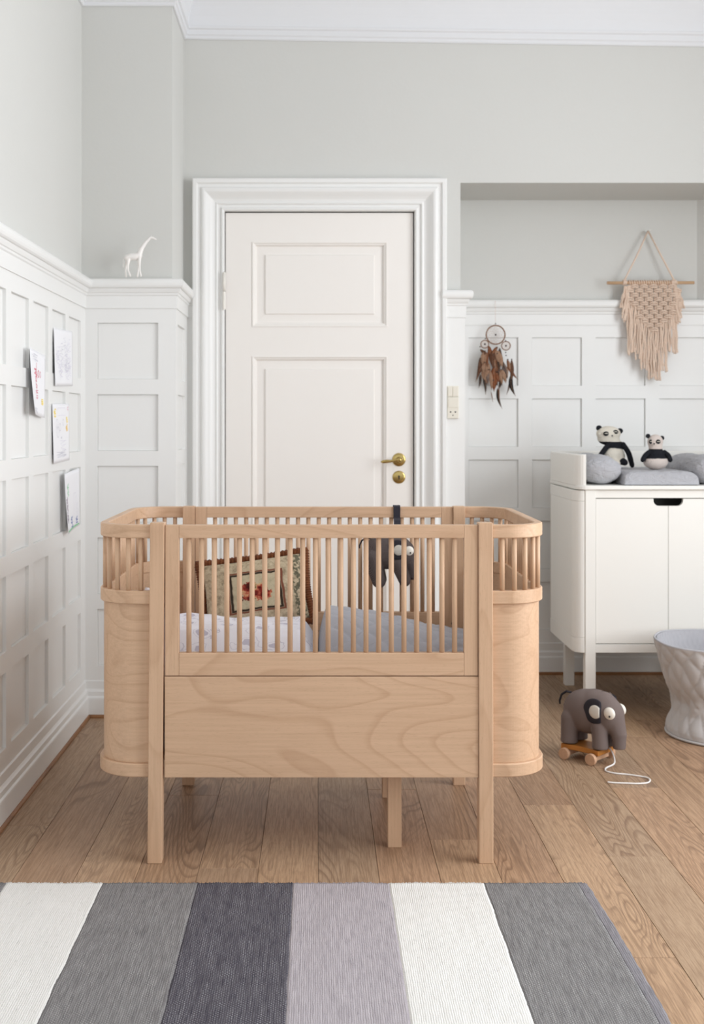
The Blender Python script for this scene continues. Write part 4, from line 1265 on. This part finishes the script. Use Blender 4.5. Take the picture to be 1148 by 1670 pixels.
F = [(210, 870, 140, 1240, 30, 'brown', 20), (215, 1120, 190, 1330, 20, 'dark', 8), (275, 930, 160, 1180, 34, 'brown', -12), (255, 1170, 290, 1430, 20, 'dark', 14),
     (335, 1050, 260, 1190, 30, 'tan', 0), (215, 740, 335, 930, 30, 'brown', 22), (345, 690, 350, 910, 34, 'rust', 10), (505, 720, 600, 1055, 32, 'dark', -30),
     (515, 760, 500, 1060, 26, 'dark', -14), (400, 760, 395, 1020, 60, 'brown', 0), (465, 800, 480, 1090, 44, 'brown', 0), (330, 960, 310, 1280, 48, 'tan', 0),
     (420, 1010, 420, 1385, 62, 'rust', 0), (355, 1060, 380, 1360, 34, 'tan', 10), (520, 1040, 600, 1260, 36, 'tan', 8), (530, 1170, 505, 1340, 26, 'dark', 0),
     (475, 1330, 545, 1640, 24, 'dark', -26), (620, 890, 785, 1200, 30, 'rust', -34), (685, 900, 665, 1290, 30, 'brown', 14), (680, 1120, 745, 1450, 34, 'dark', -38),
     (655, 1230, 610, 1430, 14, 'grey', 8), (250, 1040, 300, 1270, 44, 'tan', 0), (490, 1280, 500, 1560, 9, 'rust', 0), (375, 1380, 400, 1540, 7, 'rust', 0),
     (460, 760, 550, 1020, 54, 'tan', 0), (560, 950, 620, 1180, 40, 'grey', 0), (430, 940, 470, 1290, 50, 'brown', 0), (300, 800, 250, 1010, 40, 'tan', 0), (470, 700, 360, 850, 26, 'rust', 0)]
rf = random.Random(9)
for i in range(26):
    cx = rf.uniform(230, 640); t0 = rf.uniform(700, 1120) if cx < 560 else rf.uniform(900, 1080)
    L = rf.uniform(150, 260); F.append((cx, t0, cx+rf.uniform(-50, 50)+(cx-430)*.15, min(t0+L, 1400-abs(cx-420)*.6), rf.uniform(16, 30), rf.choice(['tan', 'brown', 'tan', 'grey', 'rust', 'dark', 'brown']), rf.uniform(-14, 14)))
for i, f in enumerate(F): feather(*f[:6], f[6], dy=-.0015*(i % 5))
for c in ((445, 352), (290, 578), (597, 610), (210, 700), (280, 768), (465, 718), (404, 830), (465, 805), (592, 790), (597, 835), (280, 942), (212, 880), (343, 1048), (415, 1010), (465, 1080), (525, 1048), (408, 1210), (465, 1272), (625, 895), (683, 895)):
    x, z = z7(*c); mb = MB(); mb.sphere((x, YDc-.014 if c[1] > 700 else YDc-.003, z), .0030, 0, 12, 8); mb.build('bead', M['bead'], dc)

# ================================================================== giraffe on the rail
sG = 424.5; YG = 1869/sG
gx, gz = zpx(190+.0697*400, 375+.0697*1110, sG); gz = 1.7062
t = thing('giraffe_figurine', 'small white giraffe figurine standing on the panel ledge in the left corner', 'figurine', (gx, YG, gz))
ug = .0697/sG
def g(zx, zy, dy=0): return ((zx-400)*ug, dy, (1112-zy)*ug)
def gir(mb):
    limb(mb, [g(255, 665), g(340, 640), g(430, 640), g(530, 615)], [78*ug, 82*ug, 84*ug, 74*ug])
    limb(mb, [g(535, 580), g(590, 440), g(680, 310), g(770, 215)], [66*ug, 52*ug, 40*ug, 28*ug])
    limb(mb, [g(790, 195), g(850, 195), g(925, 232)], [27*ug, 26*ug, 14*ug])
    limb(mb, [g(808, 185), g(815, 140)], [9*ug, 8*ug])
    limb(mb, [g(780, 190, .003), g(762, 175, .006)], [9*ug, 8*ug])
    limb(mb, [g(285, 720, -.006), g(275, 850, -.009), g(280, 960, -.009), g(330, 1092, -.009)], [48*ug, 28*ug, 20*ug, 22*ug])
    limb(mb, [g(240, 700, .006), g(215, 850, .010), g(200, 960, .010), g(215, 1092, .010)], [48*ug, 28*ug, 20*ug, 22*ug])
    limb(mb, [g(545, 680, -.006), g(548, 850, -.009), g(552, 960, -.009), g(580, 1092, -.009)], [40*ug, 24*ug, 19*ug, 22*ug])
    limb(mb, [g(520, 680, .006), g(512, 850, .009), g(500, 960, .009), g(480, 1092, .009)], [40*ug, 24*ug, 19*ug, 22*ug])
    limb(mb, [g(190, 640), g(160, 700), g(160, 880)], [10*ug, 9*ug, 12*ug])
def gpost(c):
    c = c.copy(); c.z = max(c.z, 0); return c
blob('body', gir, M['porcelain'], None, t, .0012, 2, post=gpost)

# ================================================================== children's drawings on the left wall
def smat(name, rgb):
    if name not in M: M[name] = plain(name, srgb(*rgb), .8)
    return M[name]
INK = {'red': (214, 112, 130), 'pink': (216, 150, 164), 'yellow': (240, 218, 130), 'orange': (236, 200, 120), 'grey': (196, 196, 206), 'blue': (140, 150, 190), 'violet': (160, 146, 162), 'green': (140, 206, 160), 'lilac': (216, 213, 226)}
def drawing(y0, z0, W, H, rot, curl, label, strokes, lift=.003):
    """W along +Y, H up; sheet fixed at its top right corner, curling off the wall on the left"""
    t = thing('drawing', label, 'drawing', (XL+T, y0+W/2, z0), (0, 0, 0), "children's drawings pinned to the left wall")
    cr, sr = math.cos(rot), math.sin(rot)
    def pos(u, v, h):
        off = .0015+lift*.4+curl*((1-u)**2)*(.35+.65*(1-v)**1.5)
        a, b = (u-.5)*W, (v-.5)*H
        return (off+h, a*cr-b*sr, a*sr+b*cr+H/2)
    mb = MB()
    mb.grid(18, 14, lambda u, v: pos(u, v, .0005))
    f1 = list(mb.bm.faces); e = bmesh.ops.extrude_face_region(mb.bm, geom=f1)
    bmesh.ops.translate(mb.bm, vec=(-.0005, 0, 0), verts=[q for q in e['geom'] if isinstance(q, bmesh.types.BMVert)])
    mb.build('sheet', M['paper'], t, local=True)
    for ink, wd, lines in strokes:
        mb = MB()
        for ln in lines:
            P = [pos(u, v, .0009) for u, v in ln]; ws = []
            for i, p in enumerate(P):
                q0, q1_ = Vector(P[max(i-1, 0)]), Vector(P[min(i+1, len(P)-1)])
                d = (q1_-q0).normalized(); nn = d.cross(Vector((1, 0, 0))).normalized()*wd/2
                ws.append((mb.bm.verts.new(Vector(p)+nn), mb.bm.verts.new(Vector(p)-nn)))
            for A, B_ in zip(ws, ws[1:]): mb.face([A[0], B_[0], B_[1], A[1]])
        o = mb.build('crayon_marks', smat('crayon_'+ink, INK[ink]), t, local=True); o['kind'] = 'stuff'; o['label'] = ink+' crayon marks'
    return t
rd = random.Random(21)
def scrib(cu, cv, ru, rv, n, wob=1):
    P = []
    u, v = cu, cv
    for i in range(n):
        P.append((min(.97, max(.03, cu+ru*math.sin(i*1.9+rd.uniform(-.4, .4)*wob))), min(.97, max(.03, cv-rv+2*rv*i/n+rv*.25*rd.uniform(-1, 1)))))
    return P
def circ(cu, cv, r, n=12): return [(cu+r*math.cos(i*2*PI/n), cv+r*1.3*math.sin(i*2*PI/n)) for i in range(n+1)]
drawing(3.925, 1.277, .300, .200, R(2), .005, "pale scribbled drawing, highest of the four papers on the left wall",
        [('lilac', .0012, [[(rd.uniform(.05, .95), rd.uniform(.05, .95)) for _ in range(2)] if False else scrib(rd.uniform(.15, .85), rd.uniform(.2, .8), .1, .12, 12) for _ in range(16)]), ('grey', .0010, [scrib(rd.uniform(.15, .85), rd.uniform(.2, .8), .08, .1, 9) for _ in range(12)])])
drawing(3.555, 1.168, .245, .207, R(-3), .030, "drawing with red crayon figure, nearest paper on the left wall",
        [('red', .004, [scrib(.42, .55, .07, .14, 16), scrib(.36, .68, .10, .05, 8), circ(.58, .66, .04), [(.45, .82), (.44, .70), (.46, .56)]]),
         ('pink', .003, [scrib(.45, .34, .10, .08, 14), circ(.70, .66, .035)]), ('yellow', .005, [scrib(.84, .24, .07, .05, 10)]),
         ('grey', .0010, [scrib(.35, .9, .2, .06, 16), scrib(.3, .08, .2, .04, 12)])])
drawing(3.90, 1.008, .270, .205, R(1), .006, "drawing with yellow spots and grey squiggles, third paper down on the left wall",
        [('yellow', .006, [scrib(.12, .85, .07, .07, 12), scrib(.85, .72, .06, .06, 10)]), ('orange', .006, [scrib(.84, .58, .06, .06, 12)]),
         ('pink', .003, [scrib(.9, .92, .03, .04, 6)]), ('grey', .0016, [circ(.25, .66, .06), circ(.3, .52, .07), circ(.42, .60, .05), circ(.62, .68, .04), scrib(.5, .42, .05, .02, 6), scrib(.5, .14, .3, .06, 12)]),
         ('lilac', .0014, [[(.3, .93), (.75, .93), (.75, .8), (.3, .8), (.3, .93)], scrib(.6, .3, .2, .1, 10)])])
drawing(4.065, .755, .285, .215, R(2), .020, "drawing with green and violet crayon, lowest of the papers on the left wall",
        [('green', .005, [scrib(.2, .72, .05, .10, 12), [(.04, .03), (.3, .03), (.6, .035), (.95, .03)]]), ('violet', .008, [scrib(.10, .38, .05, .22, 22)]),
         ('blue', .005, [scrib(.42, .14, .09, .10, 14), scrib(.8, .12, .07, .07, 8)]), ('lilac', .002, [[(.6, .6), (.6, .1), (.75, .1), (.75, .6), (.6, .6)], scrib(.85, .3, .05, .15, 9)])])
